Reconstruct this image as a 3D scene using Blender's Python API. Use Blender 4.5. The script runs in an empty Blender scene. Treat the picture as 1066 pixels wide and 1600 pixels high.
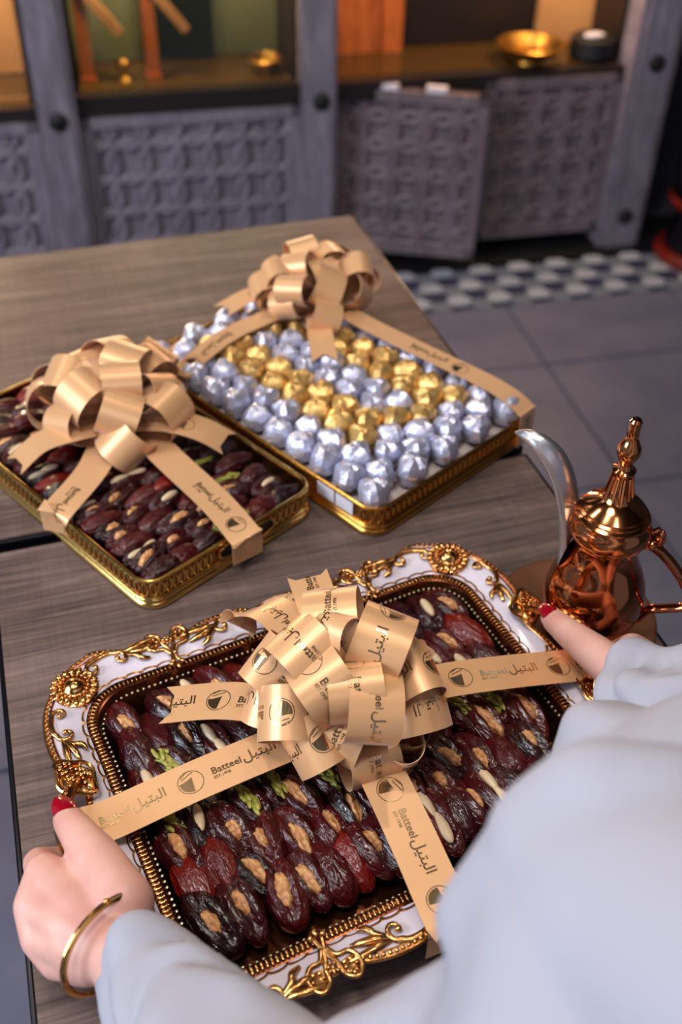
import bpy, bmesh, math, random
import numpy as np
from mathutils import Vector, Matrix, noise
random.seed(7)
S = bpy.context.scene
COL = S.collection

# ------------------------------------------------------------------ camera
PITCH, ROLL, YAW, FPX = 0.70911, 0.02419, 0.32263, 1627.7
fw = Vector((math.sin(YAW)*math.cos(PITCH), math.cos(YAW)*math.cos(PITCH), -math.sin(PITCH)))
_r = Vector((math.cos(YAW), -math.sin(YAW), 0)); _u = _r.cross(fw)
rt = math.cos(ROLL)*_r + math.sin(ROLL)*_u
up = -math.sin(ROLL)*_r + math.cos(ROLL)*_u
CAMZ = 1.35
cd = bpy.data.cameras.new('camera'); cam = bpy.data.objects.new('camera', cd); COL.objects.link(cam)
cam.matrix_world = Matrix(((rt.x, up.x, -fw.x, 0), (rt.y, up.y, -fw.y, 0), (rt.z, up.z, -fw.z, CAMZ), (0, 0, 0, 1)))
cd.sensor_fit = 'VERTICAL'; cd.sensor_height = 36.0; cd.sensor_width = 24.0
cd.lens = 36.0*FPX/1600
cd.clip_start = 0.01; cd.clip_end = 60
cd.dof.use_dof = True; cd.dof.focus_distance = 0.67; cd.dof.aperture_fstop = 5.0
S.camera = cam

# ------------------------------------------------------------------ world, lights, exposure
w = bpy.data.worlds.new('room_light'); S.world = w; w.use_nodes = True
w.node_tree.nodes['Background'].inputs[0].default_value = (0.62, 0.68, 0.95, 1)
w.node_tree.nodes['Background'].inputs[1].default_value = 0.20
S.view_settings.view_transform = 'Standard'; S.view_settings.look = 'None'
S.view_settings.exposure = 0.08; S.view_settings.gamma = 1.0
S.view_settings.use_curve_mapping = False
S.cycles.caustics_reflective = False; S.cycles.caustics_refractive = False
S.cycles.sample_clamp_indirect = 4.0
S.cycles.use_denoising = True

def area(name, loc, target, sx, sy, power, color):
    l = bpy.data.lights.new(name, 'AREA'); l.shape = 'RECTANGLE'; l.size = sx; l.size_y = sy
    l.energy = power; l.color = color
    o = bpy.data.objects.new(name, l); COL.objects.link(o); o.location = loc
    o.rotation_euler = (Vector(target)-Vector(loc)).to_track_quat('-Z', 'Y').to_euler()
    return o
area('window_daylight_left', (-2.4, 0.3, 2.0), (0.2, 0.5, 0.75), 1.6, 1.6, 78, (0.80, 0.88, 1.0))
area('window_daylight_back', (0.0, -2.3, 2.2), (0.3, 0.6, 0.75), 1.8, 1.2, 17, (0.84, 0.90, 1.0))
area('ceiling_panel_light', (-0.3, 0.2, 2.85), (0.1, 0.3, 0.75), 0.7, 0.7, 18, (1.0, 0.94, 0.88))
for _x, _y in ((-0.5, 0.1), (0.55, 0.2), (-0.45, 1.5), (0.75, 1.4)):
    area('ceiling_downlight', (_x, _y, 2.88), (_x, _y, 0), 0.09, 0.09, 4.5, (1.0, 0.90, 0.78))

# ------------------------------------------------------------------ materials
def srgb(r, g, b):
    f = lambda c: (c/255/12.92) if c/255 <= 0.04045 else ((c/255+0.055)/1.055)**2.4
    return (f(r), f(g), f(b), 1)
class N:
    def __init__(s, name):
        s.m = bpy.data.materials.new(name); s.m.use_nodes = True
        s.t = s.m.node_tree; s.b = s.t.nodes['Principled BSDF']
    def n(s, typ, **kw):
        x = s.t.nodes.new(typ)
        for k, v in kw.items():
            if k.startswith('_'): setattr(x, k[1:], v)
            else: x.inputs[k.replace('__', ' ')].default_value = v
        return x
    def l(s, a, ao, b, bi): s.t.links.new(a.outputs[ao], b.inputs[bi])
    def set(s, **kw):
        for k, v in kw.items(): s.b.inputs[k.replace('__', ' ')].default_value = v
        return s
def mat(name, col, rough=0.5, metal=0.0, bump=0.0, bscale=60, var=0.0, vscale=8, col2=None, **kw):
    k = N(name); k.set(Base__Color=col, Roughness=rough, Metallic=metal, **kw)
    if bump or var or col2:
        tc = k.n('ShaderNodeTexCoord')
    if bump:
        nz = k.n('ShaderNodeTexNoise', Scale=bscale, Detail=3.0); k.l(tc, 'Object', nz, 'Vector')
        bp = k.n('ShaderNodeBump', Strength=bump, Distance=0.002); k.l(nz, 'Fac', bp, 'Height'); k.l(bp, 'Normal', k.b, 'Normal')
    if col2:
        nz = k.n('ShaderNodeTexNoise', Scale=vscale, Detail=4.0, Roughness=0.6); k.l(tc, 'Object', nz, 'Vector')
        r = k.n('ShaderNodeValToRGB'); r.color_ramp.elements[0].color = col; r.color_ramp.elements[1].color = col2
        r.color_ramp.elements[0].position = 0.35; r.color_ramp.elements[1].position = 0.65
        k.l(nz, 'Fac', r, 'Fac'); k.l(r, 'Color', k.b, 'Base Color')
    return k.m
def wood(name, c1, c2, c3, rough=0.42, along='X', scale=1.0, saw=True):
    k = N(name); k.set(Roughness=rough)
    tc = k.n('ShaderNodeTexCoord')
    def nz(sx, sy, sc, det=6, dist=0.4):
        mp = k.n('ShaderNodeMapping'); mp.inputs['Scale'].default_value = (sx, sy, 1) if along == 'X' else ((sy, sx, 1) if along == 'Y' else (sy, 1, sx))
        k.l(tc, 'Object', mp, 'Vector')
        t = k.n('ShaderNodeTexNoise', Scale=sc*scale, Detail=det, Roughness=0.65, Distortion=dist); k.l(mp, 'Vector', t, 'Vector'); return t
    a = nz(1.2, 14, 3.2); b = nz(2.0, 60, 6.0, 4, 0.1); c = nz(1, 2.2, 3.0, 4, 1.0)
    r = k.n('ShaderNodeValToRGB'); e = r.color_ramp.elements
    e[0].position = 0.30; e[0].color = c1; e[1].position = 0.72; e[1].color = c3
    m = e.new(0.5); m.color = c2
    add = k.n('ShaderNodeMath', _operation='MULTIPLY_ADD'); add.inputs[1].default_value = 0.5
    k.l(b, 'Fac', add, 0)
    mm = k.n('ShaderNodeMath', _operation='MULTIPLY'); mm.inputs[1].default_value = 0.5; k.l(a, 'Fac', mm, 0); k.l(mm, 0, add, 2)
    k.l(add, 0, r, 'Fac')
    mix = k.n('ShaderNodeMix', _data_type='RGBA', _blend_type='OVERLAY'); mix.inputs['Factor'].default_value = 0.7
    k.l(r, 'Color', mix, 6); k.l(c, 'Fac', mix, 7)
    out = (mix, 2)
    if saw:
        s = nz(90, 3, 2.0, 3, 0.0)
        mx = k.n('ShaderNodeMix', _data_type='RGBA', _blend_type='OVERLAY'); mx.inputs['Factor'].default_value = 0.28
        k.l(mix, 2, mx, 6); k.l(s, 'Fac', mx, 7); out = (mx, 2)
    k.l(out[0], out[1], k.b, 'Base Color')
    bp = k.n('ShaderNodeBump', Strength=0.25, Distance=0.001); k.l(add, 0, bp, 'Height'); k.l(bp, 'Normal', k.b, 'Normal')
    return k.m

M = {}
M['table'] = wood('weathered_table_wood', srgb(52, 39, 37), srgb(104, 84, 79), srgb(146, 122, 113), 0.5)
M['cabwood'] = wood('greyed_cabinet_wood', srgb(84, 76, 90), srgb(126, 116, 128), srgb(154, 142, 150), 0.6, 'Z', 2.0, False)
M['doorwood'] = wood('brown_cabinet_wood', srgb(70, 58, 60), srgb(114, 98, 102), srgb(146, 128, 130), 0.6, 'Z', 2.0, False)
M['darkwood'] = mat('dark_stained_wood', srgb(28, 17, 15), 0.5)
M['steel'] = mat('black_steel', srgb(16, 14, 24), 0.28, 0.4)
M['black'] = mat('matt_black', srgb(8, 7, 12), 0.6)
M['tile'] = mat('grey_floor_tile', srgb(88, 90, 114), 0.5, bump=0.05, bscale=30, col2=srgb(106, 106, 126), vscale=5)
M['grout'] = mat('floor_grout', srgb(74, 76, 92), 0.8)
M['mos_dark'] = mat('mosaic_dark_tile', srgb(46, 50, 78), 0.4)
M['mos_grey'] = mat('mosaic_grey_tile', srgb(108, 114, 128), 0.45)
M['mos_white'] = mat('mosaic_pale_tile', srgb(164, 168, 182), 0.45)
M['gold'] = mat('polished_gilt', srgb(218, 162, 100), 0.2, 1.0, bump=0.12, bscale=220)
M['gold_dark'] = mat('dark_antique_gilt', srgb(188, 128, 72), 0.24, 1.0, bump=0.15, bscale=200)
M['gold_pale'] = mat('pale_brass', srgb(232, 194, 112), 0.2, 1.0, bump=0.06, bscale=150)
M['gold_box'] = mat('box_gilt', srgb(214, 158, 76), 0.24, 1.0, bump=0.06, bscale=150)
M['well'] = mat('dark_well_gilt', srgb(96, 52, 30), 0.2, 0.9)
M['pearl'] = mat('pearl_gilt_beads', srgb(246, 222, 180), 0.22, 0.75)
M['enamel'] = mat('white_enamel', srgb(226, 214, 226), 0.22, 0.0, Coat__Weight=0.5, Coat__Roughness=0.08)
M['copper'] = mat('rose_copper', srgb(206, 128, 84), 0.09, 1.0)
M['copper_lid'] = mat('rose_copper_lid', srgb(216, 142, 92), 0.12, 1.0)
M['silver'] = mat('brushed_silver', srgb(200, 200, 208), 0.3, 0.9)
M['foil_s'] = mat('silver_foil', srgb(208, 208, 232), 0.38, 0.65, bump=0.5, bscale=260)
M['foil_g'] = mat('gold_foil', srgb(236, 190, 116), 0.38, 0.7, bump=0.5, bscale=260)
M['ribbon'] = mat('champagne_satin', srgb(232, 178, 128), 0.36, 0.28, Sheen__Weight=0.3, Sheen__Roughness=0.4)
M['foilprint'] = mat('bronze_foil_print', srgb(206, 172, 128), 0.18, 0.95)
M['robe'] = mat('white_robe_cloth', srgb(163, 162, 175), 0.75, bump=0.08, bscale=900)
M['nail'] = mat('red_nail_polish', srgb(150, 8, 28), 0.12, 0.0, Coat__Weight=0.8)
M['bangle'] = mat('bangle_gold', srgb(222, 164, 96), 0.12, 1.0)
M['label'] = mat('white_paper_label', srgb(226, 216, 222), 0.5)
M['padding'] = mat('pale_box_padding', srgb(206, 190, 186), 0.7)
M['walnut'] = mat('walnut_kernel', srgb(172, 104, 60), 0.45, bump=0.6, bscale=260, col2=srgb(230, 176, 118), vscale=220)
M['almond'] = mat('blanched_almond', srgb(222, 194, 158), 0.4)
M['pist'] = mat('pistachio_sliver', srgb(120, 124, 36), 0.4, col2=srgb(186, 176, 84), vscale=150)
M['hair'] = mat('dark_hair', srgb(28, 20, 18), 0.5)
def skinmat():
    k = N('warm_skin'); k.set(Roughness=0.45, Subsurface__Weight=0.15, Subsurface__Scale=0.01)
    k.b.inputs['Subsurface Radius'].default_value = (1.0, 0.35, 0.2)
    tc = k.n('ShaderNodeTexCoord'); nz = k.n('ShaderNodeTexNoise', Scale=28.0, Detail=3.0); k.l(tc, 'Object', nz, 'Vector')
    r = k.n('ShaderNodeValToRGB'); r.color_ramp.elements[0].color = srgb(204, 146, 132); r.color_ramp.elements[1].color = srgb(224, 174, 160)
    r.color_ramp.elements[0].position = 0.3; r.color_ramp.elements[1].position = 0.7
    k.l(nz, 'Fac', r, 'Fac'); k.l(r, 'Color', k.b, 'Base Color')
    n2 = k.n('ShaderNodeTexNoise', Scale=420.0, Detail=3.0); k.l(tc, 'Object', n2, 'Vector')
    bp = k.n('ShaderNodeBump', Strength=0.12, Distance=0.001); k.l(n2, 'Fac', bp, 'Height'); k.l(bp, 'Normal', k.b, 'Normal')
    return k.m
M['skin'] = skinmat()
def datemat(name, c1, c2):
    k = N(name); k.set(Roughness=0.28, Coat__Weight=0.5, Coat__Roughness=0.05, Specular__IOR__Level=0.4)
    tc = k.n('ShaderNodeTexCoord')
    mp = k.n('ShaderNodeMapping'); mp.inputs['Scale'].default_value = (1, 0.28, 1); k.l(tc, 'Object', mp, 'Vector')
    nz = k.n('ShaderNodeTexNoise', Scale=130.0, Detail=3.0, Roughness=0.55, Distortion=1.8); k.l(mp, 'Vector', nz, 'Vector')
    bp = k.n('ShaderNodeBump', Strength=0.85, Distance=0.0035); k.l(nz, 'Fac', bp, 'Height'); k.l(bp, 'Normal', k.b, 'Normal'); k.l(bp, 'Normal', k.b, 'Coat Normal')
    oi = k.n('ShaderNodeObjectInfo')
    n2 = k.n('ShaderNodeTexNoise', Scale=60.0, Detail=2.0); k.l(tc, 'Object', n2, 'Vector')
    ad = k.n('ShaderNodeMath', _operation='ADD'); k.l(oi, 'Random', ad, 0); k.l(n2, 'Fac', ad, 1)
    ml = k.n('ShaderNodeMath', _operation='MULTIPLY'); ml.inputs[1].default_value = 0.5; k.l(ad, 0, ml, 0)
    r = k.n('ShaderNodeValToRGB'); r.color_ramp.elements[0].color = c1; r.color_ramp.elements[1].color = c2
    r.color_ramp.elements[0].position = 0.25; r.color_ramp.elements[1].position = 0.8
    k.l(ml, 0, r, 'Fac'); k.l(r, 'Color', k.b, 'Base Color')
    return k.m
M['date'] = datemat('dark_date_skin', srgb(26, 4, 9), srgb(80, 11, 15))
M['date_red'] = datemat('red_date_skin', srgb(62, 8, 8), srgb(120, 20, 10))
def glassmat(name, tint, alpha_mix=0.9):
    k = N(name); g = k.n('ShaderNodeBsdfGlossy', Roughness=0.03); t = k.n('ShaderNodeBsdfTransparent', Color=tint)
    fr = k.n('ShaderNodeFresnel', IOR=1.45); mx = k.n('ShaderNodeMixShader')
    k.l(fr, 0, mx, 0); k.l(t, 0, mx, 1); k.l(g, 0, mx, 2)
    k.l(mx, 0, k.t.nodes['Material Output'], 'Surface'); return k.m
M['glass'] = glassmat('cabinet_glass', (0.9, 0.92, 0.9, 1))
M['film'] = glassmat('clear_film', (0.97, 0.97, 0.98, 1))
M['orange'] = wood('warm_orange_wood', srgb(140, 66, 26), srgb(196, 104, 48), srgb(222, 140, 80), 0.5, 'Z', 2.0, False)
M['tan'] = mat('tan_board', srgb(206, 150, 96), 0.5, col2=srgb(176, 118, 70), vscale=4)
M['green'] = mat('olive_panel', srgb(78, 82, 58), 0.5, col2=srgb(96, 96, 70), vscale=3)
M['green_dark'] = mat('dark_green_panel', srgb(16, 24, 20), 0.35)
M['brass'] = mat('brass_bowl_metal', srgb(200, 150, 70), 0.32, 1.0)
M['amber'] = mat('amber_shelf', srgb(74, 52, 22), 0.1)
M['saucer'] = mat('brown_copper', srgb(176, 120, 92), 0.28, 0.8)
M['red'] = mat('red_lacquer', srgb(110, 24, 12), 0.25)
M['wallp'] = mat('dark_plaster', srgb(60, 54, 60), 0.8)
M['ceil'] = mat('dark_ceiling_paint', srgb(60, 54, 54), 0.9)

# ------------------------------------------------------------------ helpers
class G:
    """collects geometry for one mesh"""
    def __init__(s): s.v = []; s.f = []
    def add(s, v, f):
        o = len(s.v); s.v += [tuple(p) for p in v]; s.f += [tuple(i+o for i in q) for q in f]; return s
    def box(s, c, d, rot=None):
        v = []
        for x in (-.5, .5):
            for y in (-.5, .5):
                for z in (-.5, .5):
                    p = Vector((x*d[0], y*d[1], z*d[2]))
                    if rot is not None: p = rot @ p
                    v.append(p+Vector(c))
        return s.add(v, [(0, 1, 3, 2), (4, 6, 7, 5), (0, 4, 5, 1), (2, 3, 7, 6), (0, 2, 6, 4), (1, 5, 7, 3)])
    def ball(s, c, r, nu=8, nv=6, rot=None):
        r = (r, r, r) if isinstance(r, (int, float)) else r
        v = []; f = []
        def P(x, y, z):
            p = Vector((x*r[0], y*r[1], z*r[2]))
            if rot is not None: p = rot @ p
            return p+Vector(c)
        v.append(P(0, 0, 1))
        for j in range(1, nv):
            t = math.pi*j/nv
            for i in range(nu):
                a = 2*math.pi*i/nu; v.append(P(math.sin(t)*math.cos(a), math.sin(t)*math.sin(a), math.cos(t)))
        v.append(P(0, 0, -1)); L = len(v)-1
        for i in range(nu):
            f.append((0, 1+i, 1+(i+1) % nu))
            b = 1+(nv-2)*nu; f.append((L, b+(i+1) % nu, b+i))
        for j in range(nv-2):
            for i in range(nu):
                a = 1+j*nu+i; b = 1+j*nu+(i+1) % nu; f.append((a, a+nu, b+nu, b))
        return s.add(v, f)
    def tube(s, pts, rad, n=8, closed=False, flat=1.0, cap=True):
        pts = [Vector(p) for p in pts]; m = len(pts)
        if isinstance(rad, (int, float)): rad = [rad]*m
        v = []; f = []; pu = None
        for i, p in enumerate(pts):
            if closed: t = pts[(i+1) % m]-pts[i-1]
            else: t = pts[min(i+1, m-1)]-pts[max(i-1, 0)]
            if t.length < 1e-9: t = Vector((0, 0, 1))
            t.normalize()
            if pu is None:
                ref = Vector((0, 0, 1)) if abs(t.z) < .9 else Vector((1, 0, 0)); u = t.cross(ref).normalized()
            else:
                u = (pu-t*pu.dot(t)).normalized()
            pu = u; q = t.cross(u)
            for k in range(n):
                a = 2*math.pi*k/n; v.append(p+(u*math.cos(a)+q*math.sin(a)*flat)*rad[i])
        for i in range(m if closed else m-1):
            j = (i+1) % m
            for k in range(n):
                k2 = (k+1) % n; f.append((i*n+k, i*n+k2, j*n+k2, j*n+k))
        if cap and not closed:
            f.append(tuple(range(n))[::-1]); f.append(tuple((m-1)*n+k for k in range(n)))
        return s.add(v, f)
    def lathe(s, prof, c=(0, 0, 0), n=40, cap=True):
        v = []; f = []; m = len(prof)
        for r, z in prof:
            for k in range(n):
                a = 2*math.pi*k/n; v.append((c[0]+r*math.cos(a), c[1]+r*math.sin(a), c[2]+z))
        for i in range(m-1):
            for k in range(n):
                k2 = (k+1) % n; f.append((i*n+k, i*n+k2, (i+1)*n+k2, (i+1)*n+k))
        if cap:
            f.append(tuple(range(n))[::-1]); f.append(tuple((m-1)*n+k for k in range(n)))
        return s.add(v, f)
    def loft(s, rings, closed=True):
        v = []; f = []; n = len(rings[0])
        for r in rings: v += r
        for i in range(len(rings)-1):
            for k in range(n if closed else n-1):
                k2 = (k+1) % n; f.append((i*n+k, i*n+k2, (i+1)*n+k2, (i+1)*n+k))
        return s.add(v, f)
    def prism(s, poly, z0, z1):
        n = len(poly); v = [(p[0], p[1], z0) for p in poly]+[(p[0], p[1], z1) for p in poly]
        f = [tuple(range(n))[::-1], tuple(range(n, 2*n))]+[(k, (k+1) % n, (k+1) % n+n, k+n) for k in range(n)]
        return s.add(v, f)
    def mesh(s, name, m, smooth=True, angle=None):
        me = bpy.data.meshes.new(name); me.from_pydata(s.v, [], s.f); me.materials.append(m)
        if smooth:
            me.polygons.foreach_set('use_smooth', [True]*len(me.polygons))
            if angle: me.set_sharp_from_angle(angle=math.radians(angle))
        me.validate(); return me
    def obj(s, name, m, parent=None, smooth=True, angle=40):
        return link(name, s.mesh(name, m, smooth, angle), parent)
def link(name, me, parent=None, loc=None):
    o = bpy.data.objects.new(name, me); COL.objects.link(o)
    if parent: o.parent = parent
    if loc: o.location = loc
    return o
def tag(o, label=None, cat=None, group=None, kind=None):
    if label: o['label'] = label
    if cat: o['category'] = cat
    if group: o['group'] = group
    if kind: o['kind'] = kind
    return o
def empty(name, loc, rz=0, label=None, cat=None, group=None):
    o = bpy.data.objects.new(name, None); COL.objects.link(o); o.location = loc; o.rotation_euler = (0, 0, rz)
    o.empty_display_size = 0.02
    return tag(o, label, cat, group)
def spline(pts, n):
    """Catmull-Rom through 3D points, n samples per span"""
    P = [Vector(p) for p in pts]; P = [2*P[0]-P[1]]+P+[2*P[-1]-P[-2]]; out = []
    for i in range(1, len(P)-2):
        for k in range(n):
            t = k/n; a, b, c, d = P[i-1], P[i], P[i+1], P[i+2]
            out.append(0.5*((2*b)+(c-a)*t+(2*a-5*b+4*c-d)*t*t+(3*b-a-3*c+d)*t**3))
    out.append(P[-2]); return out
def ordinal(n):
    return '%d%s' % (n, 'th' if 10 <= n % 100 <= 20 else {1: 'st', 2: 'nd', 3: 'rd'}.get(n % 10, 'th'))
def fuse(g, name, m, voxel, smooth=4, noise_amp=0.0, noise_scale=10, parent=None):
    """union of closed shapes as one continuous surface"""
    me = g.mesh(name+'_raw', m); o = link(name+'_raw', me)
    r = o.modifiers.new('r', 'REMESH'); r.mode = 'VOXEL'; r.voxel_size = voxel
    sm = o.modifiers.new('s', 'SMOOTH'); sm.iterations = smooth; sm.factor = 0.5
    dg = bpy.context.evaluated_depsgraph_get(); dg.update()
    res = bpy.data.meshes.new_from_object(o.evaluated_get(dg), depsgraph=dg)
    bpy.data.objects.remove(o); res.name = name
    if noise_amp:
        nn = [v.normal.copy() for v in res.vertices]
        for v, q in zip(res.vertices, nn):
            p = v.co*noise_scale; k = min(1, max(0, (v.co.z-.75)/.15))
            d = abs(noise.noise(Vector((p.x, p.y, p.z*(.7*k+.06*(1-k))))))*1.6-0.5+0.15*k*noise.noise(p*2.3)
            v.co = v.co+q*d*noise_amp
    res.materials.clear(); res.materials.append(m)
    res.polygons.foreach_set('use_smooth', [True]*len(res.polygons))
    return link(name, res, parent)
def limb(g, pts, rad, n=20, flat=None):
    pts = [Vector(p) for p in pts]
    for p, r in zip(pts, rad): g.ball(p, r, 20, 14)
    for i in range(len(pts)-1):
        g.tube([pts[i], pts[i+1]], [rad[i], rad[i+1]], n)

TZ = 0.75   # table top height

# ------------------------------------------------------------------ the room
A5 = math.radians(-4.8)
FU = Vector((math.cos(A5), math.sin(A5), 0)); FV = Vector((-math.sin(A5), math.cos(A5), 0)); F0 = Vector((1.155, 2.150, 0))
fl = tag(G().box((0.3, 0.6, -0.02), (7.0, 6.0, 0.02)).obj('floor', M['grout'], smooth=False), kind='structure')
def shared(g, name, m): return g.mesh(name, m, False)
tg = G(); tw, td = 0.456, 0.456
tg.prism([(-tw/2, -td/2), (tw/2, -td/2), (tw/2, td/2), (-tw/2, td/2)], 0, 0.004)
tg.prism([(-tw/2+.003, -td/2+.003), (tw/2-.003, -td/2+.003), (tw/2-.003, td/2-.003), (-tw/2+.003, td/2-.003)], 0.004, 0.006)
tile_me = shared(tg, 'floor_tile', M['tile'])
for i in range(-6, 4):
    for j in range(0, 7):
        h = 0.286 if j == 0 else 0.46
        vc = -0.143 if j == 0 else -0.286-0.46*(j-0.5)
        p = F0+FU*(0.46*(i+0.5))+FV*vc
        o = link('floor_tile', tile_me, fl, p); o.rotation_euler = (0, 0, A5); o.scale = (1, h/0.46, 1)
E1, E2 = Vector((.055, .025)), Vector((0, .05))
hexv = [(E1+E2)/3, (2*E2-E1)/3, (E2-2*E1)/3, -(E1+E2)/3, -(2*E2-E1)/3, -(E2-2*E1)/3]
hexv.sort(key=lambda q: math.atan2(q.y, q.x))
mos = []
for m in ('mos_dark', 'mos_grey', 'mos_white'):
    g = G().prism([(q.x*.96, q.y*.96) for q in hexv], 0, 0.005); mos.append(shared(g, 'mosaic_tile', M[m]))
for i in range(-8, 26):
    for j in range(-40, 40):
        q = E1*i+E2*j
        if 0.012 < q.y < 0.215 and -0.40 < q.x < 1.05:
            c = (i+2*j) % 3
            o = link('mosaic_tile', mos[c], fl, F0+FU*q.x+FV*q.y); o.rotation_euler = (0, 0, A5)
sh_ = G().box((0, 0, .004), (3.7, .20, .006)).obj('shadow_gap_strip', M['black'], fl, False); sh_.location = F0+FU*(-.75)+FV*.322; sh_.rotation_euler = (0, 0, A5)  # painted shade: black floor strip for the shadow gap below the cabinet doors
tag(G().box((0.3, 3.45, 1.5), (7, 0.1, 3.0)).obj('wall_back', M['wallp'], smooth=False), kind='structure')
tag(G().box((3.6, 0.6, 1.5), (0.1, 6, 3.0)).obj('wall_right', M['wallp'], smooth=False), kind='structure')
tag(G().box((0.3, 0.6, 3.03), (7, 6, 0.06)).obj('ceiling', M['ceil'], smooth=False), kind='structure')

# ------------------------------------------------------------------ display cabinets
A4 = math.radians(-4.5)
CO = Vector((1.673, 2.419, 0)); CU = Vector((math.cos(A4), math.sin(A4), 0)); CN = Vector((-math.sin(A4), math.cos(A4), 0))
def cab_pt(u, d, z): return CO+CU*u+CN*d+Vector((0, 0, z))
def ring_relief(w, h, per=0.078, r=0.05):
    g = G(); nx = max(2, int(round((w-.05)/per))); nz_ = max(2, int(round((h-.05)/per)))
    px, pz = (w-.06)/nx, (h-.06)/nz_
    for i in range(nx+1):
        for j in range(nz_+1):
            cx, cz = -w/2+.03+px*i, .03+pz*j
            pts = []
            for k in range(20):
                a = 2*math.pi*k/20
                x = min(max(cx+r*math.cos(a), -w/2+.028), w/2-.028); z = min(max(cz+r*math.sin(a), .028), h-.028)
                pts.append((x, 0, z))
            g.tube(pts, 0.0105, 6, closed=True)
    for i in range(nx):
        for j in range(nz_):
            g.box((-w/2+.03+px*(i+.5), 0.003, .03+pz*(j+.5)), (.026, .012, .026))
    return g
def carved(name, w, h, m, parent, loc, rz=0):
    """carved wooden panel or door: frame, recessed field, interlocking ring relief"""
    g = G().box((0, .012, h/2), (w, .014, h))
    for s in (-1, 1): g.box((s*(w/2-.013), 0, h/2), (.026, .03, h))
    g.box((0, 0, .013), (w, .03, .026)); g.box((0, 0, h-.013), (w, .03, .026))
    o = g.obj(name, m, parent, False); o.location = loc; o.rotation_euler = (0, 0, rz)
    r = ring_relief(w, h).obj('carved_relief', m, o)
    return o
def post(u0, u1, parent, org, bolts, ztop=2.0):
    um = (u0+u1)/2-org; wd = u1-u0
    g = G().box((um, .0, ztop/2), (wd, .09, ztop)); g.box((um, -.048, ztop/2), (wd*.72, .012, ztop))
    o = g.obj('post', M['cabwood'], parent, False)
    for z in bolts:
        b = G().lathe([(0.0, 0), (.021, 0), (.021, .006), (.012, .012), (0, .013)], n=20, cap=False).obj('bolt', M['black'], o)
        b.location = (um, -.054, z); b.rotation_euler = (math.radians(90), 0, 0)
def carcass(par, x0, x1, z0, back):
    """case of a unit: back, sides, top, plinth, dark sill, glossy shelf and glass"""
    xm, wd = (x0+x1)/2, x1-x0
    G().box((xm, .25, .02), (wd, .36, .04)).obj('plinth', M['black'], par, False)
    g = G(); g.box((xm, .43, 1.0), (wd, .02, 2.0)); g.box((x0+.006, .23, 1.0), (.012, .4, 2.0)); g.box((x1-.006, .23, 1.0), (.012, .4, 2.0)); g.box((xm, .23, 1.99), (wd, .4, .02))
    g.obj('carcass', M['darkwood'], par, False)
    G().box((xm, .02, z0-.022), (wd, .06, .044)).obj('sill', M['darkwood'], par, False)
    G().box((xm, .22, z0-.004), (wd-.03, .38, .012)).obj('shelf', M['amber'], par, False)
    G().box((xm, .24, z0+.5), (wd-.03, .008, .99)).obj('back_board', M[back], par, False)
    return xm, wd
def unit(u0, label):
    o = empty('display_cabinet', cab_pt(u0, 0, 0), A4, label, 'cabinet', 'display cabinets along the back wall'); return o
cA = unit(-1.93, 'grey carved display cabinet at the left edge with a tan lit showcase')
xm, wd = carcass(cA, -.40, .33, .475, 'tan')
carved('carved_panel', .66, .40, M['cabwood'], cA, (0.0, 0, .045))
G().box((0, .0, 1.2), (.66, .004, 1.4)).obj('glass_pane', M['glass'], cA, False)
cB = unit(-1.24, 'grey carved display cabinet with olive lit showcase, second from the left')
xm, wd = carcass(cB, -.27, .27, .49, 'green')
post(-1.596, -1.509, cB, -1.24, (.457,)); post(-.973, -.892, cB, -1.24, (.466,))
carved('carved_panel', .535, .40, M['cabwood'], cB, (0.0, 0, .045))
G().box((0, .0, 1.24), (.535, .004, 1.5)).obj('glass_pane', M['glass'], cB, False)
G().box((.0, .225, .49+.35), (.18, .012, .70)).obj('dark_panel', M['green_dark'], cB, False)
cC = unit(-.505, 'brown carved double cabinet with its left door hanging open')
xm, wd = carcass(cC, -.385, .385, .49, 'darkwood')
post(-.122, -.003, cC, -.505, (.508, .097))
d2 = carved('door', .375, .43, M['doorwood'], cC, (.198, 0, .045))
dv = Vector((1.149-.805, 2.360-2.530, 0)); L = dv.length; dm = Vector((.805, 2.530, 0))+dv/2
loc = Matrix.Rotation(-A4, 4, 'Z') @ (dm-cab_pt(-.505, 0, 0))
d1 = carved('door', L, .43, M['doorwood'], cC, (loc.x, loc.y, .04), math.atan2(dv.y, dv.x)-A4)
for x in (-.06, .06): G().box((x, 0.0, .436), (.05, .02, .014)).obj('hinge_plate', M['label'], d1, False)
G().box((-.30, .215, .49+.5), (.17, .02, 1.0)).obj('orange_board', M['orange'], cC, False)
G().box((-.185, .205, .49+.5), (.055, .02, 1.0)).obj('orange_board', M['orange'], cC, False)
G().box((.30, .215, .49+.5), (.165, .02, 1.0)).obj('tan_board', M['tan'], cC, False)
for (u, d, z, pw, c) in ((-1.42, .03, .95, 13, (1, .72, .42)), (-1.10, .03, .95, 10, (1, .74, .44)), (-1.95, .03, 1.0, 36, (1, .75, .48)), (-.74, .03, 1.0, 7, (1, .62, .35)), (-.26, .03, 1.0, 11, (1, .68, .38))):
    l = bpy.data.lights.new('showcase_lamp', 'POINT'); l.energy = pw; l.color = c; l.shadow_soft_size = .04
    o = bpy.data.objects.new('showcase_lamp', l); COL.objects.link(o); o.location = cab_pt(u, d, z)
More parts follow.
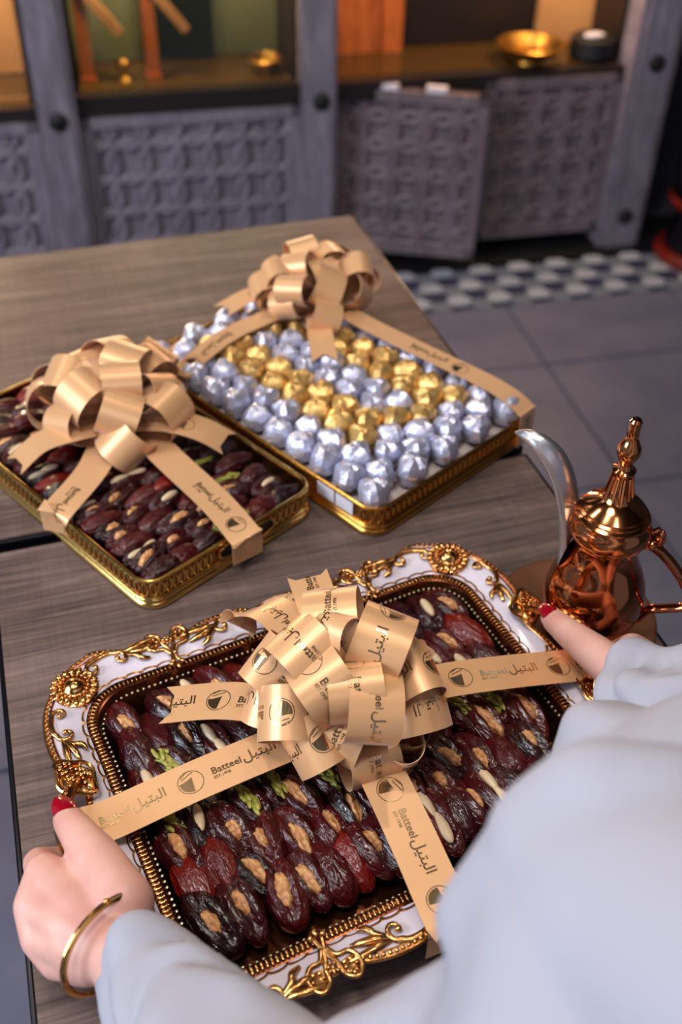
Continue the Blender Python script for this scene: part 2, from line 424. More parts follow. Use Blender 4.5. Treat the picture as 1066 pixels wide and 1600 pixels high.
def frame_stand(u, d, label, brace):
    o = empty('wooden_stand', cab_pt(u, d, .492), A4, label, 'stand', None)
    G().box((0, 0, .006), (.034, .03, .012)).obj('foot', M['orange'], o, False)
    G().box((0, 0, .13), (.030, .022, .25)).obj('upright', M['orange'], o, False)
    G().box((brace*.042, -.012, .165), (.020, .018, .14), Matrix.Rotation(math.radians(-38*brace), 3, 'Y')).obj('brace', M['tan'], o, False)
    G().box((0, 0, .262), (.10, .022, .02)).obj('crossbar', M['orange'], o, False)
frame_stand(-1.470, .10, 'orange lit wooden stand with slanted brace beside the left cabinet post', 1)
frame_stand(-1.315, .10, 'brown wooden stand with slanted brace in front of the dark green panel', 1)
def knob(u, d, label):
    o = empty('brass_ornament', cab_pt(u, d, .492), A4, label, 'ornament', None)
    G().lathe([(.016, 0), (.014, .004), (.005, .01), (.005, .02)], n=16).obj('foot', M['brass'], o)
    G().ball((0, 0, .034), .017, 16, 12).obj('ball', M['brass'], o)
knob(-1.385, .10, 'small round brass ornament between the two wooden stands')
def bowl(u, d, r, h, m, label, name='brass_bowl', z=.492):
    o = empty(name, cab_pt(u, d, z), A4, label, 'bowl', None)
    G().lathe([(r*.45, 0), (r*.42, h*.12), (r*.8, h*.45), (r, h), (r*.95, h), (r*.72, h*.45), (0, h*.2)], n=28, cap=False).obj('bowl_body', M[m], o)
    G().lathe([(r*1.0, h*.94), (r*1.05, h*.97), (r*1.0, h*1.02), (r*.95, h*.97)], n=28, cap=False).obj('rim', M[m], o)
bowl(-1.04, .10, .04, .035, 'brass', 'small shining brass bowl at the right of the olive showcase')
bowl(-.36, .07, .085, .045, 'brass', 'wide yellow brass bowl in the double cabinet showcase')
o = empty('dark_tray', cab_pt(-.185, .07, .492), A4, 'dark low dish with a pale lip beside the wide yellow bowl', 'dish')
G().lathe([(.05, 0), (.06, .01), (.058, .05), (.05, .055), (.0, .05)], n=24, cap=False).obj('dish_body', M['black'], o)
G().ball((-.01, -.02, .06), (.03, .012, .008), 10, 6).obj('lip', M['label'], o)
# dark glossy urn at the right edge
o = empty('canister', (1.80, 2.26, .005), 0, 'dark glossy canister with red foot ring beyond the right cabinet post', 'canister')
G().lathe([(.10, .02), (.105, .05), (.085, .10), (.10, .16), (.115, .26), (.11, .40), (.08, .46), (.06, .47), (.0, .48)], n=32).obj('body', M['steel'], o)
G().lathe([(.09, 0), (.125, 0), (.13, .02), (.12, .035), (.09, .03)], n=32).obj('foot_ring', M['red'], o)
G().lathe([(.108, .15), (.118, .165), (.112, .18)], n=32, cap=False).obj('red_band', M['red'], o)
for (a, z) in ((-2.6, .20), (-2.3, .33)):
    G().ball((.118*math.cos(a), .118*math.sin(a), z), .016, 12, 8).obj('knob', M['silver'], o)
G().lathe([(.0, .47), (.012, .475), (.02, .50), (.0, .52)], n=16, cap=False).obj('lid_knob', M['silver'], o)

# ------------------------------------------------------------------ tables
def cafe_table(name, x0, x1, y0, y1, label):
    xm, ym, wx, wy = (x0+x1)/2, (y0+y1)/2, x1-x0, y1-y0
    o = empty(name, (xm, ym, 0), 0, label, 'table', 'wooden cafe tables')
    g = G(); e = .0015; hx, hy = wx/2-.004, wy/2-.004
    g.box((0, 0, TZ-.0125), (2*hx, 2*hy, .025)); t = g.obj('table_top', M['table'], o, False)
    g = G()
    for s in (-1, 1):
        g.box((s*(wx/2-.002), 0, TZ-.0155), (.004, wy, .029)); g.box((0, s*(wy/2-.002), TZ-.0155), (wx, .004, .029))
    b = g.obj('edge_band', M['steel'], o, False)
    mb = b.modifiers.new('bevel', 'BEVEL'); mb.width = .0012; mb.segments = 2
    G().lathe([(.03, .02), (.03, TZ-.04), (.14, TZ-.035), (.14, TZ-.026), (0, TZ-.025)], n=24).obj('pedestal', M['steel'], o)
    G().lathe([(.20, 0), (.20, .012), (.06, .03), (.03, .05)], n=32).obj('base', M['steel'], o)
    return o
cafe_table('cafe_table', -.078, .418, .17, .697, 'near brown wooden table carrying the white and gold tray and the copper pot')
cafe_table('cafe_table', -.30, .420, .707, 1.238, 'far brown wooden table reaching towards the cabinets')
TRAY_DATES = "w-127.9,86.0 w-96.0,86.0 w-59.3,86.0 w-94.2,55.9 w-22.4,86.0 w-94.8,-24.3 w-128.0,-21.5 w-128.0,-73.0 w-108.3,-73.0 w-93.4,-54.2 w-81.1,-73.0 w-46.0,-20.3 w-0.9,-42.6 w-59.0,-43.6 w-39.0,-46.1 w-77.5,-37.0 w-22.3,-73.0 w-64.8,-73.0 w94.8,-21.7 w73.8,-44.0 w40.4,-45.2 w19.0,-43.0 w53.6,-73.0 w128.0,86.0 w108.9,57.1 w125.1,-25.0 w-20.1,-42.0 w56.7,-32.0 w113.7,-48.9 w2.2,-73.0 a-77.6,86.0 a-77.2,42.8 a-128.0,31.7 a-110.9,-8.9 a-94.7,7.4 a110.7,86.0 a91.7,44.2 a108.6,27.2 a62.3,-3.7 a26.8,-73.0 a-47.4,24.2 a68.5,-73.0 a56.6,86.0 p-109.5,38.0 p-128.0,5.2 p-77.6,-6.3 p-59.2,0.0 p-24.3,-11.9 p81.5,-1.8 p111.6,-2.9 p71.3,23.2 d-111.3,70.2 d-128.0,58.5 d-41.0,83.9 d-58.5,49.5 d-110.1,-42.3 d-128.0,-47.5 d92.8,86.0 d128.0,55.9 d128.0,25.4 d92.7,-49.0 d31.7,-19.3 d14.4,-73.0 d84.7,-73.0 d39.7,-73.0 d-9.9,-73.0 d-49.5,-73.0 d79.0,67.6 d-37.3,53.6 d-3.6,81.2 d29.3,86.0 d63.7,50.6 d103.4,-73.0 d40.9,7.5 d-4.5,35.3 d32.8,49.1 d-35.3,-73.0"
# 77
BOX_DATES = "a26.0,120.7 a26.0,43.0 a82.6,80.3 a129.5,115.1 a156.0,35.0 a75.6,127.1 a26.0,184.7 a26.0,223.0 w26.0,106.4 w26.0,79.5 w53.5,83.7 w26.0,135.5 w54.2,113.7 w26.0,67.0 w69.0,49.7 w54.2,34.2 w26.0,31.2 w83.8,33.5 w128.5,48.8 w98.6,49.8 w54.8,140.9 w54.3,231.8 w73.3,205.6 w26.0,241.6 p130.1,92.9 p134.3,67.0 p114.5,16.0 p93.7,16.0 p126.4,291.3 p131.1,155.2 d26.0,92.7 d82.1,149.3 d26.0,54.9 d70.5,98.3 d98.6,114.6 d100.1,95.7 d56.0,65.5 d26.0,16.0 d26.0,16.0 d72.6,16.0 d137.8,133.4 d156.0,54.1 d156.0,16.0 d135.2,16.0 d104.4,67.9 d155.7,103.3 d85.2,295.0 d71.5,278.0 d81.9,247.0 d59.9,260.4 d35.4,278.5 d28.8,260.2 d60.0,174.8 d51.5,193.1 d156.0,285.7 d26.0,204.2 d26.0,167.4 d26.0,151.1 d85.0,228.1 d118.7,238.7 d149.6,239.9 d145.4,198.6 d105.6,179.5 d108.6,139.5 d97.5,267.5 d156.0,79.9 d51.8,16.0 d113.6,33.6 d52.7,294.1"
# 69

# ------------------------------------------------------------------ ornate white and gold tray
TRAY_C, TRAY_A = Vector((.145, .405, TZ)), math.radians(9.3)
tray = empty('ornate_tray', TRAY_C, TRAY_A, 'large white enamel tray with gilt scrollwork rim held in both hands', 'tray')
Q = [(0, .131), (.010, .136), (.021, .1415), (.042, .1425), (.059, .139), (.068, .1345), (.079, .137), (.092, .1345), (.106, .138), (.130, .147), (.142, .1435), (.151, .139), (.161, .133), (.168, .122), (.176, .107), (.180, .086), (.179, .066), (.173, .052), (.168, .038), (.171, .02), (.172, 0)]
def sym_loop(q, n=5):
    c = [p.xy for p in spline([(x, y, 0) for x, y in q], n)]
    a = [(p.x, p.y) for p in c]
    return a+[(x, -y) for x, y in a[-2::-1]]+[(-x, -y) for x, y in a[1:]]+[(-x, y) for x, y in a[-2:0:-1]]
outline = sym_loop(Q)
def rr_hit(d, hx, hy, r):
    """point of a rounded rectangle in direction d"""
    dx, dy = abs(d[0]), abs(d[1]); lo, hi = 0.0, 10.0
    for _ in range(40):
        t = (lo+hi)/2; x, y = dx*t, dy*t
        qx, qy = x-(hx-r), y-(hy-r)
        ins = (x <= hx and y <= hy) and not (qx > 0 and qy > 0 and qx*qx+qy*qy > r*r)
        lo, hi = (t, hi) if ins else (lo, t)
    return (d[0]*lo, d[1]*lo)
def ring(hx, hy, r, z): return [(*rr_hit(p, hx, hy, r), z) for p in outline]
def lerp_ring(t, z, hx=.1535, hy=.118, r=.034):
    return [((1-t)*a[0]+t*b[0], (1-t)*a[1]+t*b[1], z) for a, b in zip(ring(hx, hy, r, 0), outline)]
def off_ring(d, z):
    n = len(outline); o = []
    for i in range(n):
        a, b = Vector(outline[i-1]), Vector(outline[(i+1) % n]); t = (b-a).normalized()
        o.append((outline[i][0]-t.y*-d*-1, outline[i][1]-t.x*d*1*1, z) if False else (outline[i][0]-t.y*d, outline[i][1]+t.x*d, z))
    return o
RIM = .027
g = G().loft([lerp_ring(0, RIM), lerp_ring(.12, RIM+.0006), lerp_ring(.35, RIM+.003), lerp_ring(.7, RIM+.0045), lerp_ring(.94, RIM+.005), lerp_ring(1.0, RIM+.0045), lerp_ring(1.0, RIM+.001), lerp_ring(.5, RIM-.003), ring(.150, .114, .03, .018), ring(.140, .105, .026, .004), ring(.139, .104, .026, .0)])
g.obj('rim', M['enamel'], tray)
g = G().loft([ring(.154, .1185, .034, RIM+.0002), ring(.150, .1145, .031, RIM+.0014), ring(.1465, .111, .029, RIM+.0002), ring(.144, .1085, .028, RIM-.006), ring(.139, .104, .025, .006), ring(.137, .102, .024, .0035)])
n = len(outline); g.f.append(tuple(5*n+k for k in range(n)))
g.obj('well', M['well'], tray)
g = G()
rr = ring(.1502, .1147, .031, RIM+.001); per = [Vector(p) for p in rr]
def walk(loop, step):
    pts = [Vector(p) for p in loop]; out = []; acc = 0.0
    for i in range(len(pts)):
        a, b = pts[i], pts[(i+1) % len(pts)]; L = (b-a).length
        while acc < L:
            out.append((a.lerp(b, acc/L), (b-a).normalized())); acc += step
        acc -= L
    return out
for p, t in walk(rr, .0031):
    q = Vector((-t.y, t.x, 0)); R = Matrix(((q.x, t.x, 0), (q.y, t.y, 0), (0, 0, 1)))
    g.ball(p, (.0036, .00105, .0016), 6, 4, R)
g.obj('ribbed_border', M['gold'], tray)
g = G()
for p, t in walk(ring(.1443, .1088, .028, RIM-.0052), .0042): g.ball(p, .0012, 6, 4)
g.obj('inner_bead_string', M['pearl'], tray)
g = G(); edge = lerp_ring(1.0, RIM+.0035)
g.tube(off_ring(.0006, RIM+.0038), .0019, 6, True); g.tube([(x, y, RIM+.0046) for x, y, z in lerp_ring(.90, 0)], .0010, 5, True)
g.obj('edge_moulding', M['gold_dark'], tray)
g = G()
for p, t in walk([(x, y, RIM+.0058) for x, y, z in off_ring(-.0006, 0)], .0039): g.ball(p, .0015, 6, 4)
g.obj('edge_bead_string', M['gold'], tray)
# scallops where the border meets the enamel
g = G()
for p, t in walk(ring(.1545, .119, .034, RIM+.0008), .012):
    q = Vector((t.y, -t.x, 0)) if Vector((t.y, -t.x)).dot(p.xy) > 0 else Vector((-t.y, t.x, 0))
    arc = [p+t*(.006*math.cos(a))+q*(.0022*math.sin(a)) for a in [math.pi*k/6 for k in range(7)]]
    g.tube(arc, .0008, 5)
g.obj('scalloped_line', M['gold_dark'], tray)
def inst(name, me, x, y, sx=1, sy=1, rz=0, z=RIM+.0045, m=None):
    o = link(name, me, tray, (x, y, z)); o.scale = (sx, sy, 1); o.rotation_euler = (0, 0, rz); return o
# rosettes
g = G().lathe([(.0165, -.003), (.0165, .0), (.0125, .002), (.0098, .0012), (.0075, .0018), (.0062, .0042), (.0035, .006), (0, .0066)], n=28, cap=False)
for k in range(18):
    a = 2*math.pi*k/18; c, s = math.cos(a), math.sin(a)
    g.ball((.0142*c, .0142*s, .0018), (.0032, .0021, .0016), 7, 5, Matrix.Rotation(a, 3, 'Z'))
    g.ball((.0098*c, .0098*s, .0028), .0013, 6, 4)
ros = g.mesh('rosette', M['gold'], True, 50)
for sx in (-1, 1):
    for sy in (-1, 1): inst('rosette', ros, sx*.152, sy*.1225)
# paisley heart ornaments (y points outwards)
g = G()
for s in (-1, 1):
    pts = spline([(s*.001, -.004, .0005), (s*.004, .001, .001), (s*.0095, .002, .0015), (s*.0125, .008, .0015), (s*.009, .0135, .0015), (s*.004, .011, .0015), (s*.003, .005, .001), (s*.0005, -.002, .0005), (s*.002, -.010, 0)], 5)
    g.tube(pts, [.0013]*len(pts), 6)
    g.ball((s*.0075, .0075, -.0005), (.0045, .0052, .001), 10, 6)
    for k in range(6):
        a = k*1.05; g.ball((s*(.0078+.0025*math.cos(a)), .0078+.003*math.sin(a), .0008), .0011, 6, 4)
    g.ball((s*.0030, -.0105, .0), .0016, 6, 4)
for k in range(7):
    a = 2*math.pi*k/7; g.ball((.0022*math.cos(a), .006+.0022*math.sin(a), .0022), .0010, 6, 4)
g.ball((0, .006, .0024), .0013, 6, 4); g.ball((0, -.0125, 0), (.0014, .003, .0012), 6, 4)
orn = g.mesh('paisley_ornament', M['gold'], True)
for sx in (-1, 1):
    for sy in (-1, 1): inst('paisley_ornament', orn, sx*.0795, sy*.1275, 1.3, sy*1.3)
# C-scrolls with acanthus leaves
g = G()
def curl(cx, cy, r, a0, a1, n=14, r1=.3):
    return [(cx+r*(1-(1-r1)*k/n)*math.cos(math.radians(a0+(a1-a0)*k/n)), cy+r*(1-(1-r1)*k/n)*math.sin(math.radians(a0+(a1-a0)*k/n)), .001+.001*k/n) for k in range(n+1)]
c1 = curl(.008, -.001, .0048, 100, -190); c2 = curl(-.008, -.001, .0048, 80, 370)
p = spline([c2[0], (-.002, .0052, .001), (.004, .0052, .001), c1[0]], 4)
path = c2[::-1]+p[1:-1]+c1
g.tube(path, [.0008+.0009*math.sin(math.pi*k/(len(path)-1)) for k in range(len(path))], 6)
g.ball(c1[-1], .0018, 7, 5); g.ball(c2[-1], .0018, 7, 5)
for (e, y, bend) in ((.034, .0005, .002), (.029, -.0022, .0), (.023, -.0045, -.002)):
    q = spline([(.011, .002+y*.3, .0008), (.017, y+.0015, .0016), (.024 if e > .025 else .019, y+bend, .0014), (e, y-.001+bend*1.4, .0004)], 4)
    g.tube(q, [.0006+.0013*math.sin(math.pi*(k+1)/(len(q)+1)) for k in range(len(q))], 6)
scr = g.mesh('leaf_scroll', M['gold'], True)
for sy in (-1, 1):
    for sx in (-1, 1):
        inst('leaf_scroll', scr, sx*.1255, sy*.1345, -sx*1.25, sy*1.4, rz=-sx*sy*math.radians(6))
        inst('leaf_scroll', scr, sx*.0275, sy*.1325, sx*1.3, sy*1.4)
        inst('leaf_scroll', scr, sx*.1690, sy*.094, 1.1, 1.25*sx*sy, rz=-sy*math.radians(90)*1, z=RIM+.0045)
# central leaf of each long side, and of each end
g = G()
for k in range(5):
    a = math.radians(-60+30*k); q = [(0, -.004, .0005), (.005*math.sin(a), -.004+.005*math.cos(a), .002), (.0105*math.sin(a), -.004+.0105*math.cos(a), .0012)]
    g.tube(q, [.0008, .0018, .0007], 6); g.ball((.0112*math.sin(a), -.004+.0112*math.cos(a), .0012), .0014, 6, 4)
for k in range(5): g.ball((0, -.006-.0022*k, .0008), (.0022-.0003*k, .0012, .0012), 6, 4)
lf = g.mesh('centre_leaf', M['gold'], True)
inst('centre_leaf', lf, 0, .1265); inst('centre_leaf', lf, 0, -.1265, 1, -1)
inst('centre_leaf', lf, .1655, 0, 1, 1, -math.pi/2); inst('centre_leaf', lf, -.1655, 0, 1, 1, math.pi/2)
# handles: arched bar between two pierced flower plaques
for sx in (-1, 1):
    g = G()
    pts = spline([(sx*.168, -.046, .034), (sx*.176, -.036, .043), (sx*.187, -.018, .047), (sx*.191, 0, .048), (sx*.187, .018, .047), (sx*.176, .036, .043), (sx*.168, .046, .034)], 6)
    g.tube(pts, [.0026+.0022*math.sin(math.pi*k/(len(pts)-1)) for k in range(len(pts))], 8)
    for k in range(5, len(pts)-5, 2): g.ball(pts[k]+Vector((0, 0, .004)), .0019, 6, 4)
    hnd = g.obj('handle', M['gold_dark'], tray)
    for sy in (-1, 1):
        g = G(); R = Matrix.Rotation(sx*sy*math.radians(-25), 3, 'Z'); c = Vector((sx*.1725, sy*.045, .0385))
        rim = [c+R @ Vector((.0105*math.cos(a)*(1+.12*math.cos(4*a)), .0165*math.sin(a)*(1+.10*math.cos(4*a)), .0008*math.cos(3*a))) for a in [2*math.pi*k/28 for k in range(28)]]
        g.tube(rim, .0015, 6, True); g.ball(c-Vector((0, 0, .002)), (.0098, .0155, .0018), 14, 6, R)
        rnd = random.Random(5)
        for k in range(26):
            a, r = rnd.random()*6.28, rnd.random()**.5
            g.ball(c+R @ Vector((.0085*r*math.cos(a), .0138*r*math.sin(a), .0005)), (.0014+.0013*rnd.random(),)*3, 6, 4)
        for k in range(6):
            a = k*1.047; g.ball(c+R @ Vector((.0036*math.cos(a), .0036*math.sin(a)+.003*sy, .0022)), .0019, 6, 4)
        g.obj('handle_plaque', M['gold'], hnd)

# ------------------------------------------------------------------ stuffed dates
def date_mesh(seed, slit, m, L=.0235, W=.0122, H=.0105):
    rnd = random.Random(seed); g = G(); g.ball((0, 0, 0), 1.0, 40, 24, Matrix.Rotation(math.pi/2, 3, 'X'))
    out = []
    for v in g.v:
        p = Vector(v); y = p.y
        k = 1+.13*y*(1 if seed % 2 else -1)-.10*y**4
        rad = 1+.09*noise.noise(Vector((p.x*1.6+seed*3.1, y*1.1, p.z*1.6)))+.05*math.sin(9*math.atan2(p.z, p.x)+5*y+seed+3*noise.noise(Vector((y*2, seed, 0))))*(1-y*y)+.05*noise.noise(Vector((p.x*4, y*2.4+seed, p.z*4)))+.085*(.35-abs(noise.noise(Vector((p.x*5+seed, y*1.6, p.z*5)))))
        x, z = p.x*k*rad, p.z*k*rad
        if slit and z > 0:
            e = math.exp(-(x/.26)**2)*max(0, 1-(y/.82)**4); lip = math.exp(-((abs(x)-.52)/.2)**2)*max(0, 1-(y/.85)**4)
            z = z-.42*e+.13*lip
        if z < 0: z *= .85
        out.append((x*W, y*L, z*H))
    g.v = out; return g.mesh('date_flesh', m, True)
DM = {}
for mk in ('date', 'date_red'):
    for sl in (0, 1):
        for s in range(3): DM[(mk, sl, s)] = date_mesh(s+5*sl, sl, M[mk])
def walnut_mesh(seed, l=.0125, wd=.0054):
    g = G().ball((0, 0, 0), 1, 20, 18, Matrix.Rotation(math.pi/2, 3, 'X')); out = []
    for v in g.v:
        p = Vector(v); r = 1+.34*noise.noise(Vector((p.x*2+seed*7, p.y*4.4, p.z*2)))+.06*math.sin(9*p.y+6*p.x+seed)+.2*noise.noise(Vector((p.x*4, p.y*6+seed, p.z*4)))
        x, z = p.x*r, p.z*r
        z -= .35*math.exp(-(x/.16)**2)*(z > 0)
        out.append((x*wd, p.y*l*(1+.1*noise.noise(p*2+Vector((seed, 0, 0)))), z*.0050))
    g.v = out; return g.mesh('walnut_half', M['walnut'], True)
WN = [walnut_mesh(s, .0105+.0012*s, .0046+.0005*s) for s in range(4)]
AL = G().ball((0, 0, 0), (.0037, .0105, .0034), 12, 9).mesh('almond', M['almond'], True)
PI = G().ball((0, 0, 0), (.0017, .0054, .0013), 8, 6).mesh('pistachio_sliver', M['pist'], True)
PF_ME = G().ball((0, 0, 0), (.0046, .0155, .0028), 12, 8).mesh('pistachio_filling', M['pist'], True)
FILL = {'w': 'walnut-stuffed date', 'a': 'almond-stuffed date', 'p': 'pistachio-stuffed date', 'd': 'plain dark date', 'r': 'plain dark date'}
def make_date(loc, rz, kind, scale, rnd, lab, grp, fine):
    red = kind == 'd' and rnd.random() < .35
    sl = 0 if kind == 'd' else 1
    o = link('stuffed_date' if sl else 'date', DM[('date_red' if red else 'date', sl, rnd.randrange(3))], None, loc)
    s = scale*(.94+.16*rnd.random())
    o.rotation_euler = (rnd.uniform(-.16, .16), rnd.uniform(-.38, .38), rz+rnd.uniform(-.2, .2)); o.scale = (s, s*rnd.uniform(.94, 1.1), s)
    tag(o, lab, 'date', grp)
    if kind == 'w':
        c = link('walnut_half', WN[rnd.randrange(4)], o, (rnd.uniform(-.001, .001), rnd.uniform(-.005, .005), .0058)); c.rotation_euler = (rnd.uniform(-.12, .12), rnd.uniform(-.35, .35), rnd.uniform(-.25, .25)); c.scale = (rnd.uniform(.72, .98), rnd.uniform(.62, .95), 1.0)
    elif kind == 'a':
        for dy in ((-.008, .008) if rnd.random() < .4 else (0,)):
            c = link('almond', AL, o, (rnd.uniform(-.001, .001), dy, .0078)); c.rotation_euler = (0, 0, rnd.uniform(-.2, .2))
    elif kind == 'p':
        link('pistachio_filling', PF_ME, o, (0, 0, .0066))
        nq = 14 if fine else 8
        for q in range(nq):
            c = link('pistachio_sliver', PI, o, (rnd.uniform(-.0036, .0036), -.015+.030*(q+.5)/nq, .0084+.0012*(q % 2)+rnd.uniform(-.0004, .0008))); c.rotation_euler = (rnd.uniform(-.15, .15), rnd.uniform(-.3, .3), rnd.uniform(-.55, .55))
    return o
def parse(s): return [(q[0],)+tuple(float(t)/1000 for t in q[1:].split(',')) for q in s.split()]
def place_dates(data, org, ang, rows_axis, nrows, lo, hi, rz, z0, scale, where, far_name, grp, fine):
    rnd = random.Random(3); ca, sa = math.cos(ang), math.sin(ang); rows = {}
    for k, u, v in data:
        t = (v if rows_axis == 'v' else u); r = min(nrows-1, max(0, int((hi-t)/(hi-lo)*nrows))); rows.setdefault(r, []).append((u if rows_axis == 'v' else v, k, u, v))
    for r in sorted(rows):
        cnt = {}
        for i, (t, k, u, v) in enumerate(sorted(rows[r])):
            p = Vector((org[0]+ca*u-sa*v, org[1]+sa*u+ca*v, z0+rnd.uniform(-.0015, .0025)))
            lab = '%s, %s from left in %s row from %s, %s' % (FILL[k], ordinal(i+1), ordinal(r+1), far_name, where)
            make_date(p, ang+rz, k, scale, rnd, lab, grp, fine)
place_dates(parse(TRAY_DATES), TRAY_C, TRAY_A, 'v', 6, -.10, .10, math.radians(8), TZ+.0158, 1.0, 'ornate tray', 'the far rim', 'stuffed dates in the ornate tray', True)

# ------------------------------------------------------------------ gilt gift boxes
def rrect(x0, x1, y0, y1, r, n=7):
    out = []
    for cx, cy, a0 in ((x1-r, y0+r, -90), (x1-r, y1-r, 0), (x0+r, y1-r, 90), (x0+r, y0+r, 180)):
        for k in range(n):
            a = math.radians(a0+90*k/(n-1)); out.append((cx+r*math.cos(a), cy+r*math.sin(a)))
    return out
def gift_box(org, ang, W, L, label, sticker=False, handle_hole=False, mk='gold_box'):
    o = empty('gift_box', (org[0], org[1], TZ), ang, label, 'box')
    r = .018
    def R(d, z): return [(x, y, z) for x, y in rrect(d, W-d, d, L-d, r-d if r-d > .004 else .004)]
    # moulded foot, wall, rolled rim
    g = G().loft([R(.000, .0005), R(-.0015, .002), R(-.0015, .005), R(.0005, .0065), R(-.0005, .008), R(.0005, .010), R(.003, .0105), R(.003, .0005)])
    g.f.append(tuple(range(len(R(0, 0))))); g.obj('base_moulding', M[mk], o, angle=60)
    g = G().loft([R(.0016, .010), R(.0016, .0285), R(.003, .0285), R(.003, .010)]); g.obj('wall', M['gold_dark'], o, angle=60)
    g = G().tube(R(.0012, .0295), .0018, 8, True); g.tube(R(.0010, .0115), .0011, 6, True); g.obj('rim', M[mk], o)
    # pierced gallery: oval links around the wall
    g = G(); loop = R(.0008, .0205); pts = [Vector(p) for p in loop]; acc = 0.0; step = .0068
    skip = (lambda p: False)
    if handle_hole: skip = lambda p: abs(p.y) < .004 and abs(p.x-W*.56) < .034
    if sticker: skip = lambda p: p.x < .004 and .022 < p.y < .075
    for i in range(len(pts)):
        a, b = pts[i], pts[(i+1) % len(pts)]; Ls = (b-a).length; t = (b-a).normalized() if Ls else Vector((1, 0, 0))
        while acc < Ls:
            p = a.lerp(b, acc/Ls)
            if not skip(p):
                q = [p+t*(.0026*math.cos(x))+Vector((0, 0, .0068*math.sin(x))) for x in [2*math.pi*k/10 for k in range(10)]]
                g.tube(q, .0008, 4, True)
            acc += step
        acc -= Ls
    g.obj('pierced_gallery', M[mk], o)
    if handle_hole:
        h = G(); cx = W*.56
        q = [(cx+.030*math.copysign(abs(math.cos(a))**.6, math.cos(a)), -.0006, .0195+.0075*math.copysign(abs(math.sin(a))**.7, math.sin(a))) for a in [2*math.pi*k/32 for k in range(32)]]
        h.tube(q, .0014, 6, True); h.obj('handle_frame', M[mk], o)
        G().prism([(x, z) for x, y, z in q], 0, .0006).obj('handle_opening', M['darkwood'], o, False).matrix_local = Matrix(((1, 0, 0, 0), (0, 0, -1, .0014), (0, 1, 0, 0), (0, 0, 0, 1)))
    if sticker:
        for y in (.036, .059):
            G().box((.0004, y, .0205), (.0012, .021, .013)).obj('paper_label', M['label'], o, False)
    g = G().loft([R(.003, .0125)]); g.f.append(tuple(range(len(R(0, 0))))); 
    return o, g
BD, AD = (.0392, .5854), math.radians(27.5)
BC, AC = (.2362, .6177), math.radians(27.0)
bd, g = gift_box(BD, AD, .182, .312, 'rectangular gilt pierced box filled with dates, at the left', handle_hole=True, mk='gold_pale')
g.obj('lining', M['darkwood'], bd, False)
place_dates(parse(BOX_DATES), BD, AD, 'u', 4, .0, .182, math.radians(90), TZ+.0215, .84, 'gilt box', 'the right side', 'dates in the gilt box', False)
bc, g = gift_box(BC, AC, .212, .338, 'rectangular gilt box of silver and gold foil chocolates, farther right', sticker=True)
pad = g.obj('padding', M['padding'], bc, False); pad.location.z = .008
# clear film wall round the chocolates
g = G(); W_, L_ = .212, .338
loop = rrect(.0045, W_-.0045, .0045, L_-.0045, .014)
g.loft([[(x, y, .024) for x, y in loop], [(x, y, .036) for x, y in loop]])
# ------------------------------------------------------------------ foil chocolates
def choc_mesh(seed, m):
    rnd = random.Random(seed); g = G(); g.ball((0, 0, 0), 1, 14, 10); out = []
    a0 = rnd.random()*6.28
    for v in g.v:
        p = Vector(v); a = math.atan2(p.y, p.x)
        tri = 1+.13*math.cos(3*(a-a0))*(p.z > -.2)*(1-abs(p.z)*.4)
        r = tri*(1+.11*noise.noise(p*2.1+Vector((seed*5.3, 0, 0)))+.07*noise.noise(p*5+Vector((0, seed*3.1, 0))))
        z = p.z*r
        if z > .55: z = .55+(z-.55)*.75+.18*noise.noise(Vector((p.x*3, p.y*3, seed)))
        out.append((p.x*r*.0128, p.y*r*.0128, z*.0135))
    g.v = out; me = g.mesh('chocolate', m, True, 28)
    return me
CH = {k: [choc_mesh(s, M['foil_'+k]) for s in range(5)] for k in 'sg'}
rnd = random.Random(11); ca, sa = math.cos(AC), math.sin(AC)
ROWU = [.0165, .040, .0635, .0855, .107, .1285, .151, .173, .1955]
for r, u in enumerate(ROWU):
    nk = 11 if r % 2 == 0 else 10
    for k in range(nk):
        v = .0165+.0303*k+(.0150 if r % 2 else 0)
        ring_ = r in (2, 3, 6, 7) and 1 < k < nk-1 if r != 2 else 1 < k < nk-1
        gold = (r in (2, 3, 6, 7) and 2 <= k <= nk-2) or (r in (4, 5) and (k == 2 or k == nk-2))
        if r in (3, 5, 7): gold = (r in (3, 7) and 1 < k+.5 and k <= nk-2 and k >= 1+ (0 if r != 7 else 0)) or (r == 5 and k in (1, nk-2))
        if r == 3: gold = 2 <= k <= nk-2
        c = 'g' if gold else 's'
        p = Vector((BC[0]+ca*u-sa*v, BC[1]+sa*u+ca*v, TZ+.0350+rnd.uniform(-.001, .0015)))
        o = link('foil_chocolate', CH[c][rnd.randrange(5)], None, p)
        o.rotation_euler = (rnd.uniform(-.2, .2), rnd.uniform(-.2, .2), rnd.random()*6.28); s = rnd.uniform(1.02, 1.14); o.scale = (s, s, s*rnd.uniform(.95, 1.1))
        tag(o, '%s foil chocolate, %s from near end in %s row from box\'s left side' % ('gold' if c == 'g' else 'silver', ordinal(k+1), ordinal(r+1)), 'chocolate', '%s foil chocolates in the gilt box' % ('gold' if c == 'g' else 'silver'))

